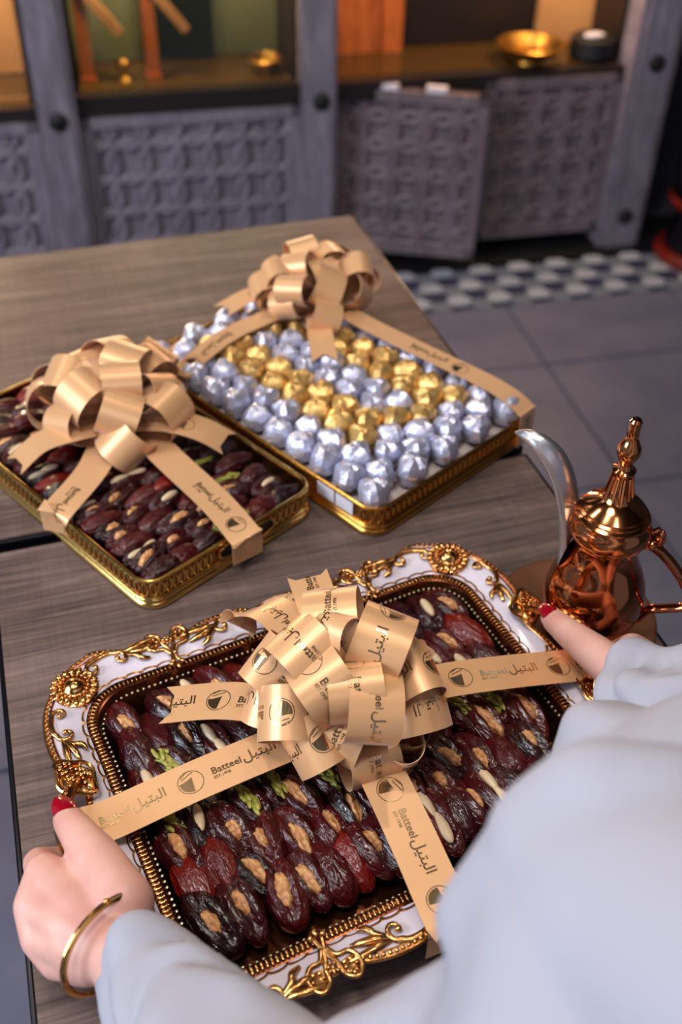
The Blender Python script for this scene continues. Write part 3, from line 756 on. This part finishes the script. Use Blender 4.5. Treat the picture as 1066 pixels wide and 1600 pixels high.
# ------------------------------------------------------------------ printed ribbon bows
def text_geo(body, size, x, y, bold=0.0):
    c = bpy.data.curves.new('t', 'FONT'); c.body = body; c.size = size; c.resolution_u = 2; c.offset = bold
    o = bpy.data.objects.new('t', c); COL.objects.link(o)
    dg = bpy.context.evaluated_depsgraph_get(); dg.update()
    me = bpy.data.meshes.new_from_object(o.evaluated_get(dg))
    v = [(p.co.x+x, p.co.y+y) for p in me.vertices]; f = [tuple(p.vertices) for p in me.polygons]
    bpy.data.objects.remove(o); bpy.data.curves.remove(c); bpy.data.meshes.remove(me)
    return v, f, (max(p[0] for p in v) if v else x)
PERIOD = .074
def print_unit():
    """one repeat of the print laid flat: company name in two scripts, founding year, round emblem"""
    V, F = [], []
    def add(v, f):
        o = len(V); V.extend(v); F.extend(tuple(i+o for i in q) for q in f)
    v, f, xe = text_geo('Batteel', .0072, .001, -.0012, .00012); add(v, f)
    v, f, _ = text_geo('EST.1998', .0030, .0012, -.0048, .00004); add(v, f)
    v, f, xe2 = text_geo('\uFEDE\uFEF4\uFE98\uFE92\uFEDF\uFE8D', .0098, xe+.0012, -.0014, .00010); add(v, f)
    cx, cy, r = xe2+.0165, 0.0, .0085
    n = 40; v = []
    for k in range(n):
        a = 2*math.pi*k/n; v += [(cx+r*math.cos(a), cy+r*math.sin(a)), (cx+(r-.0005)*math.cos(a), cy+(r-.0005)*math.sin(a))]
    add(v, [(2*k, 2*((k+1) % n), 2*((k+1) % n)+1, 2*k+1) for k in range(n)])
    # sail like filled sweep and two strokes inside the circle
    top = [(cx-.0074+.0128*t, cy+.0012+.0042*t*t) for t in [k/10 for k in range(11)]]
    bot = [(cx+.0072*math.cos(a), cy+.0072*math.sin(a)) for a in [math.radians(188+(312-188)*k/10) for k in range(11)]]
    add([p for q in zip(top, bot) for p in q], [(2*k, 2*k+2, 2*k+3, 2*k+1) for k in range(7)])
    for dy, l in ((.0026, .9), (.0044, .55)):
        s1 = [(cx-.0052+.0095*l*t, cy+.0008+dy+.003*t) for t in [k/6 for k in range(7)]]
        add([p for q in s1 for p in (q, (q[0], q[1]+.0006))], [(2*k, 2*k+2, 2*k+3, 2*k+1) for k in range(6)])
    bm = bmesh.new(); vs = [bm.verts.new((x, y, 0)) for x, y in V]
    for q in F:
        try: bm.faces.new([vs[i] for i in q])
        except ValueError: pass
    x = .0025
    while x < PERIOD:
        bmesh.ops.bisect_plane(bm, geom=bm.verts[:]+bm.edges[:]+bm.faces[:], plane_co=(x, 0, 0), plane_no=(1, 0, 0)); x += .0025
    bm.verts.index_update()
    V = [(q.co.x, q.co.y) for q in bm.verts]; F = [tuple(p.index for p in q.verts) for q in bm.faces]; bm.free()
    return V, F
PV, PF = print_unit()
class Ribbon:
    """thin two sided strip along a path; at(s, t) gives a point on its outer face"""
    def __init__(s, pts, wd, width, outer=None, taper=None):
        s.p = [Vector(q) for q in pts]; n = len(s.p); s.w = []
        for i in range(n):
            t = (s.p[min(i+1, n-1)]-s.p[max(i-1, 0)]).normalized(); q = Vector(wd[i] if isinstance(wd, list) else wd); q = (q-t*q.dot(t)).normalized(); s.w.append(q)
        s.t = [(s.p[min(i+1, n-1)]-s.p[max(i-1, 0)]).normalized() for i in range(n)]
        s.n = [s.w[i].cross(s.t[i]).normalized() for i in range(n)]
        if outer is not None:
            sg = sum(q.dot(outer(p)) for q, p in zip(s.n, s.p)); 
            if sg < 0: s.n = [-q for q in s.n]
        s.wid = [width*(taper(i/(n-1)) if taper else 1) for i in range(n)]
        s.s = [0.0]
        for i in range(1, n): s.s.append(s.s[-1]+(s.p[i]-s.p[i-1]).length)
        s.width = width
    def build(s, name, parent, notch=False, m='ribbon'):
        g = G(); n = len(s.p); K = 6; th = .00022; v = []
        for i in range(n):
            for j in range(K+1):
                u = j/K-.5; q = s.p[i]+s.w[i]*(u*s.wid[i])
                if notch and i == n-1: q = q-s.t[i]*(s.width*.42*(1-2*abs(u)))
                if notch and i == n-2: q = q-s.t[i]*(s.width*.30*(1-2*abs(u)))
                v.append(q)
        top = [v[i*(K+1)+j]+s.n[i]*th for i in range(n) for j in range(K+1)]; bot = [v[i*(K+1)+j]-s.n[i]*th for i in range(n) for j in range(K+1)]
        f = []; O = n*(K+1)
        for i in range(n-1):
            for j in range(K):
                a = i*(K+1)+j; b = a+1; c = a+K+2; d = a+K+1
                f.append((a, b, c, d)); f.append((a+O, d+O, c+O, b+O))
            a = i*(K+1); c = a+K+1; f.append((a, c, c+O, a+O)); a += K; c += K; f.append((c, a, a+O, c+O))
        g.v = [tuple(q) for q in top+bot]; g.f = f
        return g.obj(name, M[m], parent, True, 60)
    def at(s, x, t):
        n = len(s.p); i = 0
        lo, hi = 0, n-1
        while hi-lo > 1:
            mid = (lo+hi)//2
            if s.s[mid] <= x: lo = mid
            else: hi = mid
        L = s.s[hi]-s.s[lo]; k = (x-s.s[lo])/L if L else 0
        p = s.p[lo].lerp(s.p[hi], k); w_ = s.w[lo].lerp(s.w[hi], k); nn = s.n[lo].lerp(s.n[hi], k).normalized()
        sc = (s.wid[lo]*(1-k)+s.wid[hi]*k)/s.width
        return p+w_*(t*sc)+nn*.00042
    def print_on(s, parent, phase=0.0, flip=False, lo=0.0, hi=1.0, gap=1):
        V, F = [], []; T = s.s[-1]; x0 = -phase*PERIOD
        mir = 1 if s.w[0].cross(s.t[0]).dot(s.n[0]) < 0 else -1    # keep the letters the right way round on the outer face
        while x0 < T:
            idx = {}; 
            for q in PF:
                if all(lo*T+.001 < x0+PV[i][0] < hi*T-.001 for i in q):
                    r = []
                    for i in q:
                        if i not in idx:
                            idx[i] = len(V); a, b = PV[i][0], PV[i][1]
                            x = x0+a; y = b*mir
                            if flip: x, y = T-x, -y
                            V.append(tuple(s.at(x, y)))
                        r.append(idx[i])
                    F.append(tuple(r))
            x0 += PERIOD*gap
        if len(F) > 420:
            me = bpy.data.meshes.new('foil_print'); me.from_pydata(V, [], F); me.materials.append(M['foilprint']); link('foil_print', me, parent)
def loop_ribbon(O, tip, wvec, belly, width):
    d = Vector(tip)-Vector(O); L = d.length; d.normalize()
    w_ = (wvec-d*wvec.dot(d)).normalized(); n = d.cross(w_)
    pts = []; K = 44
    for k in range(K+1):
        t = k/K; a = 2*math.pi*t
        x = L*(1-math.cos(a))/2; x = L*(x/L)**.85; y = belly*math.sin(a)*(.35+.65*(x/L))
        pts.append(Vector(O)+d*x+n*y)
    c = Vector(O)+d*L*.55
    tp = lambda q: .50+.50*min(1, math.sin(math.pi*q)**.7*1.35)
    return Ribbon(pts, w_, width, lambda p: p-c, tp)
def bow(name, O, loops, label, width, prints=True, tails=(), straps=()):
    b = empty(name, O, 0, label, 'bow', 'satin bows'); O = Vector((0, 0, 0))
    for i, (tip, wv, belly) in enumerate(loops):
        r = loop_ribbon(Vector((0, 0, .002*(i % 3))), tip, wv, belly, width)
        o = r.build('loop', b)
        if prints and prints > (i % 3 if prints < 3 else 0): r.print_on(o, (i*.37) % 1.0, bool(i % 2), .14, .86)
    G().ball((0, 0, .004), (.011, .011, .008), 12, 8).obj('knot', M['ribbon'], b)
    for pts, wv, kind, ph, fl, sw in list(tails)+list(straps):
        q = spline(pts, 10); 
        if isinstance(wv, list):
            ww = spline(wv, 10)
        else: ww = wv
        r = Ribbon(q, ww, width*sw, lambda p: Vector((0, 0, 1)))
        o = r.build(kind, b, notch=(kind == 'tail'))
        r.print_on(o, ph, fl, .03, .97, gap=1 if prints else 2)
    return b
def img_w(psi, chi=0.0):
    c, s = math.cos(math.radians(psi)), math.sin(math.radians(psi)); k = math.cos(math.radians(chi))
    return (rt*c+up*s)*k-fw*math.sin(math.radians(chi))
# --- the large bow on the ornate tray, loop by loop
OB = Vector((.1445, .4005, .806))
LP = [
    ((0.0038, -0.0331, 0.0600), 0, 0, 0.024),
    ((0.0267, 0.0092, 0.0815), -30, 0, 0.024),
    ((0.0482, -0.0104, 0.0524), 70, 0, 0.015),
    ((0.0534, -0.0219, 0.0293), 82, 0, 0.022),
    ((0.0033, -0.0432, -0.0066), -8, 0, 0.018),
    ((0.0325, -0.0365, -0.0099), 40, 62, 0.014),
    ((0.0428, -0.0243, -0.0080), 40, 60, 0.011),
    ((-0.0440, -0.0230, 0.0121), -52, 0, 0.020),
    ((-0.0591, 0.0021, 0.0266), -62, 0, 0.022),
    ((-0.0620, 0.0247, 0.0198), 88, 0, 0.017),
    ((-0.0282, -0.0081, 0.0697), 38, 0, 0.020),
    ((-0.0359, 0.0178, 0.0770), 62, 0, 0.022),
    ((-0.0536, 0.0380, 0.0437), 66, 0, 0.016),
    ((-0.0047, 0.0365, 0.0847), -12, 0, 0.024),
    ((-0.0108, 0.0192, 0.0849), 20, 52, 0.014),
    ((0.0446, 0.0147, 0.0512), -40, 0, 0.020),
    ((-0.0061, -0.0203, 0.0674), 15, 10, 0.018),
    ((-0.0222, -0.0296, 0.0205), -20, 0, 0.016),
]
def drop(pts, out, h):
    e = Vector(pts[-1]); o = Vector(out)
    return list(pts)+[e+o*.0035+Vector((0, 0, -.004)), e+o*.004+Vector((0, 0, -h))]
FLAT = Vector((0, 0, 1))
def sw(a, b):
    d = Vector(b)-Vector(a); return Vector((-d.y, d.x, 0)).normalized()
RL = [(0, 0, 0), (-.0216, -.0007, 0), (-.0472, -.0003, -.006), (-.1075, -.0076, -.012), (-.1592, -.0163, -.0165), (-.1763, -.0173, -.0175)]
RR = [(0, 0, 0), (.0317, .0135, 0), (.0711, .0191, -.006), (.1179, .0161, -.009), (.1695, .0139, -.0165), (.183, .0139, -.0175)]
RB = [(0, 0, 0), (.0024, -.0071, -.001), (.0074, -.0433, -.006), (.0113, -.0905, -.011), (.0141, -.1331, -.0165), (.0148, -.1360, -.0175)]
RT = [(0, 0, 0), (.0031, .0365, 0), (.0014, .092, -.006), (.0003, .1280, -.0165), (.0, .1390, -.0175)]
ta, tb = Vector((math.cos(TRAY_A), math.sin(TRAY_A), 0)), Vector((-math.sin(TRAY_A), math.cos(TRAY_A), 0))
TL = [(-.0308, .0119, .009), (-.0644, .0311, .006), (-.0836, .0425, 0), (-.1143, .0538, -.007)]
TT = [(.004, .0399, .009), (.0032, .0671, .019), (.0024, .0922, .026), (.0033, .1147, .026)]
TU = [(-.0116, .033, .009), (-.0186, .0705, .019), (-.0289, .1007, .014), (-.0419, .1164, -.001), (-.052, .1095, -.011)]
bow('ribbon_bow', OB, [(t, img_w(a, c), b*1.25) for t, a, c, b in LP], 'large champagne satin bow with foil print tied round the white tray', .034, 3,
    tails=[(TL, sw(TL[0], TL[-1]), 'tail', .3, True, .92), (TT, Vector((1, 0, .1)), 'tail', .2, False, .85), (TU, sw(TU[0], TU[3]), 'tail', .6, False, .9)],
    straps=[(drop(RL, -ta, .030), sw(RL[1], RL[4]), 'strap', .45, True, .88), (drop(RR, ta, .030), sw(RR[1], RR[4]), 'strap', .62, False, .88),
            (drop(RB, -tb, .030), sw(RB[1], RB[4]), 'strap', .10, False, .88), (drop(RT, tb, .030), sw(RT[1], RT[3]), 'strap', .0, False, .95)])

def autoloops(seed, size, sq=1.0):
    rnd = random.Random(seed); out = []
    for n_, el, ln, off in ((8, 14, 1.0, 0), (7, 40, .96, 20), (4, 68, .86, 10)):
        for k in range(n_):
            az = math.radians(360*k/n_+off+rnd.uniform(-12, 12)); e = math.radians(el+rnd.uniform(-8, 8))
            d = Vector((math.cos(az)*math.cos(e), math.sin(az)*math.cos(e), math.sin(e)))
            tang = Vector((-math.sin(az), math.cos(az), 0)); n2 = d.cross(tang); a = math.radians(rnd.uniform(-48, 48))
            out.append((d*size*ln*rnd.uniform(.82, 1.15), tang*math.cos(a)+n2*math.sin(a), size*rnd.uniform(.30, .42)))
    return out
def box_axes(a): return Vector((math.cos(a), math.sin(a), 0)), Vector((-math.sin(a), math.cos(a), 0))
du, dv = box_axes(AD); cu, cv = box_axes(AC)
O2 = Vector((.0520, .812, .790))
D1 = [(0, 0, 0), (-.0131, -.035, .003), (-.0334, -.0801, .001), (-.0665, -.119, -.004)]
D2 = [(0, 0, 0), (.0133, -.0323, .003), (.0326, -.0878, .003), (.0587, -.1512, .0), (.0725, -.193, -.004)]
D3 = [(0, 0, 0), (.03, .05, .002), (.07, .085, -.004)]
T1 = [(-.0145, -.0336, .012), (-.0436, -.0447, .018), (-.0719, -.047, .014), (-.0976, -.0563, .0)]
T2 = [(.0138, -.0367, .012), (.0402, -.0537, .019), (.0661, -.0671, .014), (.0867, -.0812, .004)]
T3 = [(-.0118, -.0233, .025), (-.0315, -.0041, .03), (-.0585, .0279, .02)]
bow('ribbon_bow', O2, autoloops(4, .074), 'champagne satin bow with forked tails on the gilt date box at left', .034, 0,
    tails=[(T1, sw(T1[0], T1[-1]), 'tail', .4, False, .85), (T2, sw(T2[0], T2[-1]), 'tail', .2, False, .95), (T3, sw(T3[0], T3[-1]), 'tail', .2, False, .9)],
    straps=[(drop(D1, -du, .024), sw(D1[1], D1[-1]), 'strap', .5, False, .85), (drop(D2, -dv, .024), sw(D2[1], D2[-1]), 'strap', .2, False, .85), (drop(D3, dv, .024), sw(D3[0], D3[-1]), 'strap', .2, False, .85)])
O3 = Vector((.2791, .944, .803))
C1 = [(0, 0, 0), (-.0184, -.0153, .004), (-.0548, -.0227, 0), (-.1082, -.0498, -.001), (-.1585, -.0880, -.008)]
C2 = [(0, 0, 0), (.0137, -.0243, .004), (.0407, -.0697, 0), (.0828, -.1413, -.001), (.1153, -.1928, -.003), (.1300, -.2200, -.006), (.1375, -.2345, -.012)]
C3 = [(-.0031, -.0223, .006), (-.0138, -.0695, .004), (-.0222, -.1152, -.004)]
C4 = [(-.0161, -.0071, .01), (-.0416, .0005, .015), (-.0684, .0034, .012), (-.1019, -.0081, .005)]
bow('ribbon_bow', O3, autoloops(9, .066), 'champagne satin bow on the far end of the chocolate box', .030, 0,
    tails=[(C3, sw(C3[0], C3[-1]), 'tail', .4, False, .85), (C4, sw(C4[0], C4[-1]), 'tail', .2, False, .95)],
    straps=[(drop(C1, -cu, .040), sw(C1[1], C1[-1]), 'strap', .5, False, .8), (drop(C2, -cv, .036), sw(C2[1], C2[-1]), 'strap', .2, False, .8)])


# ------------------------------------------------------------------ copper coffee pot on a small plate
PC = Vector((.362, .473, TZ))
pl = empty('saucer', (.360, .487, TZ), 0, 'round brown copper saucer under the tall coffee pot', 'saucer')
G().lathe([(.03, .0006), (.050, .0012), (.062, .005), (.0635, .0062), (.061, .0066), (.049, .003), (.0, .0026)], n=64, cap=False).obj('saucer_body', M['saucer'], pl)
pot = empty('coffee_pot', PC+Vector((0, 0, .003)), 0, 'shiny rose copper coffee pot with curved beak spout, on the right', 'coffee pot')
body = [(.0, 0), (.030, 0), (.031, .003), (.029, .006), (.031, .012), (.035, .022), (.0375, .036), (.0365, .050), (.032, .064), (.0265, .076), (.0235, .086), (.0232, .094), (.0245, .099)]
p = [(q.x, q.y) for q in spline([(r, z, 0) for r, z in body], 4)]
G().lathe([(max(r, 0), z) for r, z in p], n=56, cap=False).obj('pot_body', M['copper'], pot)
G().lathe([(.0250, .0985), (.0270, .0995), (.0270, .1015), (.0250, .1025)], n=48, cap=False).obj('neck_ring', M['copper_lid'], pot)
lid = [(.0250, .100), (.0285, .1015), (.0300, .106), (.0296, .110), (.0280, .1145), (.0262, .1175), (.0262, .1190), (.0242, .1205), (.0242, .1220), (.0222, .1232), (.0222, .1246), (.0195, .1260), (.0160, .1280), (.0115, .1305), (.0100, .1320), (.0108, .1335), (.0090, .136), (.0078, .142), (.0066, .150), (.0062, .155), (.0080, .1565), (.0082, .1585), (.0055, .160), (.0045, .1635), (.0060, .167), (.0082, .1725), (.0080, .1775), (.0055, .1825), (.0040, .1855), (.0040, .187), (.0044, .1880), (.0040, .194), (.0044, .1985), (.0030, .2005), (.0, .201)]
ld = G().lathe(lid, n=48, cap=False).obj('lid', M['copper_lid'], pot, True, 35)
g = G()
for k in range(10):
    a = 2*math.pi*k/10; c, s = math.cos(a), math.sin(a)
    g.tube([(.0098*c, .0098*s, .1365), (.0082*c, .0082*s, .144), (.0066*c, .0066*s, .154)], .0012, 6)
g.obj('finial_ribs', M['copper_lid'], ld)
dirS = Vector((math.cos(math.radians(135)), math.sin(math.radians(135)), 0)); dirH = Vector((math.cos(math.radians(-36)), math.sin(math.radians(-36)), 0))
def along(d, r, z): return d*r+Vector((0, 0, z))
# beak shaped spout: flattened crescent sections
sd = Vector((-dirS.y, dirS.x, 0))
uppr = [(.022, .102), (.031, .135), (.043, .156), (.058, .1655), (.0715, .1665), (.0800, .1620)]
lowr = [(.030, .056), (.0325, .086), (.041, .119), (.053, .142), (.067, .1555), (.0795, .1612)]
U = spline([(r, z, 0) for r, z in uppr], 5); Lw = spline([(r, z, 0) for r, z in lowr], 5)
rings = []
for i, (a, b) in enumerate(zip(U, Lw)):
    t = i/(len(U)-1); hw = .0165*(1-t)**.8+.0012; c = (a+b)/2; h = (a-b)/2; ring_ = []
    for k in range(16):
        th = 2*math.pi*k/16; q = c+h*math.cos(th); ring_.append(tuple(dirS*q.x+Vector((0, 0, q.y))+sd*(hw*math.sin(th)*(1 if math.cos(th) < .5 else .8))))
    rings.append(ring_)
sp = G().loft(rings); sp.f.append(tuple(range(16))[::-1]); m_ = len(rings)-1; sp.f.append(tuple(m_*16+k for k in range(16)))
sp.obj('spout', M['silver'], pot)
hp = spline([along(dirH, .0235, .096), along(dirH, .034, .0965), along(dirH, .052, .080), along(dirH, .0655, .058), along(dirH, .066, .047), along(dirH, .052, .040), along(dirH, .042, .035), along(dirH, .0355, .022)], 6)
G().tube(hp, [.0050 if i < 14 else .0042 for i in range(len(hp))], 10, flat=.75).obj('handle', M['copper'], pot)
g = G(); g.ball(along(dirH, .036, .104), (.0035, .0035, .009), 10, 8); g.tube([along(dirH, .028, .108), along(dirH, .033, .113), along(dirH, .036, .109)], .0022, 8)
for s in (-1, 1): g.ball(along(dirH, .031, .103)+Vector((-dirH.y, dirH.x, 0))*.0065*s, .0034, 10, 8)
g.tube([along(dirH, .031, .103)+Vector((-dirH.y, dirH.x, 0))*.008, along(dirH, .031, .103)-Vector((-dirH.y, dirH.x, 0))*.008], .0020, 8)
g.obj('hinge', M['copper_lid'], pot)

# ------------------------------------------------------------------ person in the white robe
per = empty('person', (.30, -.22, 0), 0, 'person in white robe bending over the white tray, red nails, gold bangle, holding its handles', 'person')
PO = Vector((.30, -.22, 0))
def rel(p): return Vector(p)-PO
def hand(g, W, MC, TH, fingers, rw):
    """W wrist, MC knuckles, TH thumb joints with radii, fingers as joint lists"""
    for m, r in MC:
        limb(g, [rel(W), rel(Vector(W).lerp(Vector(m), .5)), rel(m)], [rw, (rw+r)/2+.002, r])
    for a, b in zip(MC, MC[1:]):
        limb(g, [rel(a[0]), rel(b[0])], [a[1], b[1]])
    limb(g, [rel(p) for p, r in TH], [r for p, r in TH])
    for f in fingers: limb(g, [rel(p) for p, r in f], [r for p, r in f])
g = G()
# left hand (at the left handle)
WL = (-.024, .292, .808)
hand(g, WL, [((-.056, .352, .801), .0115), ((-.064, .335, .798), .0118), ((-.063, .318, .793), .0112), ((-.056, .304, .788), .0100)],
     [((-.016, .312, .814), .0175), ((-.026, .344, .813), .0140), ((-.0335, .3635, .8105), .0112), ((-.0385, .3765, .8085), .0096), ((-.0398, .3805, .8078), .0080)],
     [[((-.056, .352, .801), .0105), ((-.060, .366, .790), .0095), ((-.046, .372, .778), .0082), ((-.028, .372, .775), .0072)],
      [((-.064, .335, .798), .0105), ((-.066, .350, .781), .0095), ((-.050, .356, .770), .0083), ((-.032, .357, .769), .0074)],
      [((-.063, .318, .793), .0100), ((-.064, .333, .776), .0092), ((-.049, .338, .765), .0080), ((-.032, .339, .764), .0072)],
      [((-.056, .304, .788), .0090), ((-.056, .318, .772), .0080), ((-.044, .322, .763), .0070), ((-.031, .323, .762), .0064)]], .019)
limb(g, [rel(WL), rel((-.012, .272, .814)), rel((.006, .225, .828)), rel((.03, .17, .862)), rel((.05, .11, .88)), rel((.12, .085, .97)), rel((.155, .115, 1.005)), rel((.21, .04, 1.035)), rel((.30, -.05, 1.06))], [.0195, .0212, .025, .029, .032, .032, .034, .05, .06])
# right hand (at the right handle)
WR = (.338, .350, .818)
hand(g, WR, [((.353, .404, .805), .0115), ((.364, .390, .802), .0118), ((.366, .373, .797), .0112), ((.362, .357, .792), .0100)],
     [((.330, .366, .818), .0165), ((.320, .400, .815), .0135), ((.3135, .425, .8115), .0106), ((.3105, .4410, .8090), .0090), ((.3095, .4455, .8082), .0074)],
     [[((.353, .404, .805), .0105), ((.359, .416, .792), .0095), ((.347, .421, .780), .0082), ((.330, .420, .776), .0072)],
      [((.364, .390, .802), .0105), ((.368, .403, .785), .0095), ((.354, .408, .773), .0083), ((.337, .407, .771), .0074)],
      [((.366, .373, .797), .0100), ((.369, .386, .779), .0092), ((.355, .391, .767), .0080), ((.338, .390, .766), .0072)],
      [((.362, .357, .792), .0090), ((.363, .369, .774), .0080), ((.352, .373, .764), .0070), ((.338, .372, .763), .0064)]], .019)
limb(g, [rel(WR), rel((.330, .332, .828)), rel((.33, .29, .855)), rel((.40, .17, .93)), rel((.39, .08, 1.02)), rel((.30, -.05, 1.06))], [.0195, .0212, .026, .034, .04, .06])
# neck and head
HC = Vector((.40, .045, 1.225)); FD = Vector((-.14, .80, -.58)).normalized(); FU_ = Vector((-.10, .57, .81)).normalized(); FR = FD.cross(FU_).normalized()
def face(r, u, f): return HC+FR*r+FU_*u+FD*f
limb(g, [rel((.30, -.05, 1.06)), rel((.35, -.01, 1.13)), rel(face(0, -.03, -.02))], [.06, .05, .06])
limb(g, [rel(face(0, .02, .0)), rel(face(0, -.035, .035))], [.083, .060]); g.ball(rel(face(0, -.078, .062)), .022, 14, 10)
limb(g, [rel(face(0, .012, .088)), rel(face(0, -.022, .104))], [.008, .0125])
for s in (-1, 1):
    limb(g, [rel(face(s*.016, .024, .084)), rel(face(s*.046, .022, .070))], [.009, .009]); g.ball(rel(face(s*.036, -.026, .066)), .022, 12, 8)
limb(g, [rel(face(-.018, -.052, .086)), rel(face(.018, -.052, .086))], [.008, .008])
bodyh = fuse(g, 'body', M['skin'], .0016, 6, parent=per)
# nails
def nail(c, d, r):
    d = Vector(d).normalized(); q = d.to_track_quat('Y', 'Z').to_matrix()
    g = G(); g.ball((0, 0, 0), 1, 14, 10); out = []
    for v in g.v:
        p = Vector(v); y = p.y; x = p.x*(1-.25*max(0, y)**2); out.append(tuple(q @ Vector((x*r[0], y*r[1], p.z*r[2]-.0016*x*x)) + rel(c)))
    g.v = out; return g.obj('nail', M['nail'], bodyh)
nail((-.0400, .3835, .8132), (-.006, .016, -.0035), (.0076, .0118, .0036))
nail((.3092, .4470, .8132), (-.003, .016, -.0035), (.0074, .0115, .0036))
nail((-.0255, .3725, .7775), (.02, .0, -.004), (.0052, .0085, .0026))
# bangle
bg = G(); c = rel((-.0265, .2945, .8085)); ax = Vector((.030, -.047, .014)).normalized()
e1 = ax.cross(Vector((0, 0, 1))).normalized(); e2 = ax.cross(e1)
bg.tube([c+e1*(.0292*math.cos(a))+e2*(.0262*math.sin(a)) for a in [2*math.pi*k/48 for k in range(48)]], .0013, 8, True, flat=1.6)
bn = bg.obj('bangle', M['bangle'], bodyh)
sc_ = G()
for k in (10, 14, 34):
    a = 2*math.pi*k/48; sc_.ball(c+e1*(.0306*math.cos(a))+e2*(.0278*math.sin(a)), .0021, 8, 6)
sc_.obj('bangle_screw', M['bangle'], bn)
# robe: torso, skirt and two wide sleeves as one cloth surface
def tubelike(g, pts, rad): limb(g, [rel(p) for p in pts], rad, 24)
g = G()
tubelike(g, [(.30, -.22, .06), (.30, -.22, .50), (.30, -.20, .86), (.29, -.10, 1.00), (.27, .0, 1.06)], [.26, .21, .17, .165, .13])
tubelike(g, [(.22, -.06, 1.05), (.36, -.03, 1.05)], [.13, .13])
tubelike(g, [(-.0125, .277, .8155), (.004, .228, .828), (.03, .17, .862), (.05, .11, .88), (.12, .085, .97), (.15, .130, 1.010), (.20, .06, 1.04)], [.0265, .034, .042, .050, .056, .058, .075])   # left sleeve
tubelike(g, [(.085, .120, .925), (.130, .12, .985)], [.036, .050])
tubelike(g, [(.035, .172, .866), (.076, .160, .912), (.109, .146, .962)], [.024, .025, .026])      # loose cloth of the left sleeve
tubelike(g, [(.136, .160, 1.02), (.130, .150, 1.00)], [.034, .038])
tubelike(g, [(.318, .335, .832), (.325, .29, .855), (.40, .17, .93), (.39, .08, 1.02)], [.034, .043, .055, .075])     # right sleeve
for q in ([(.108, .160, 1.000), (.128, .172, 1.030), (.150, .168, 1.046), (.175, .155, 1.050)], [(.112, .140, .985), (.140, .135, 1.030), (.168, .130, 1.050)], [(.105, .14, 1.0), (.15, .12, 1.04), (.19, .12, 1.06)],
          [(.225, .27, .925), (.235, .24, .95), (.235, .20, .985)], [(.30, .335, .855), (.32, .30, .885), (.345, .26, .91)], [(.32, .36, .845), (.345, .32, .875), (.37, .27, .905)], [(.005, .25, .84), (.03, .20, .87)]):
    tubelike(g, q, [.018]*len(q))      # raised cloth folds
tubelike(g, [(.27, .02, 1.02), (.262, .16, .97), (.238, .245, .905)], [.10, .075, .047])     # hanging front of the robe
robe = fuse(g, 'robe', M['robe'], .005, 6, .010, 11, parent=per)
# headscarf
g = G()
for s in (-1, 1):
    o_ = G().ball(rel(face(s*.032, .010, .0755)), (.0105,)*3, 12, 8); o_.obj('eye', M['label'], bodyh)
    G().ball(rel(face(s*.032, .008, .0835)), .0048, 10, 8).obj('iris', M['hair'], bodyh)
lp = G(); limb(lp, [rel(face(-.016, -.054, .0935)), rel(face(0, -.053, .0955)), rel(face(.016, -.054, .0935))], [.0035, .0055, .0035]); lp.obj('lips', M['nail'], bodyh)
g.ball(rel(face(0, .012, -.030)), .105, 24, 16); tubelike(g, [face(0, -.03, -.05), (.35, -.02, 1.12), (.33, -.05, 1.07)], [.092, .098, .13])
sc = fuse(g, 'headscarf', M['robe'], .008, 8, .004, 12, parent=per)
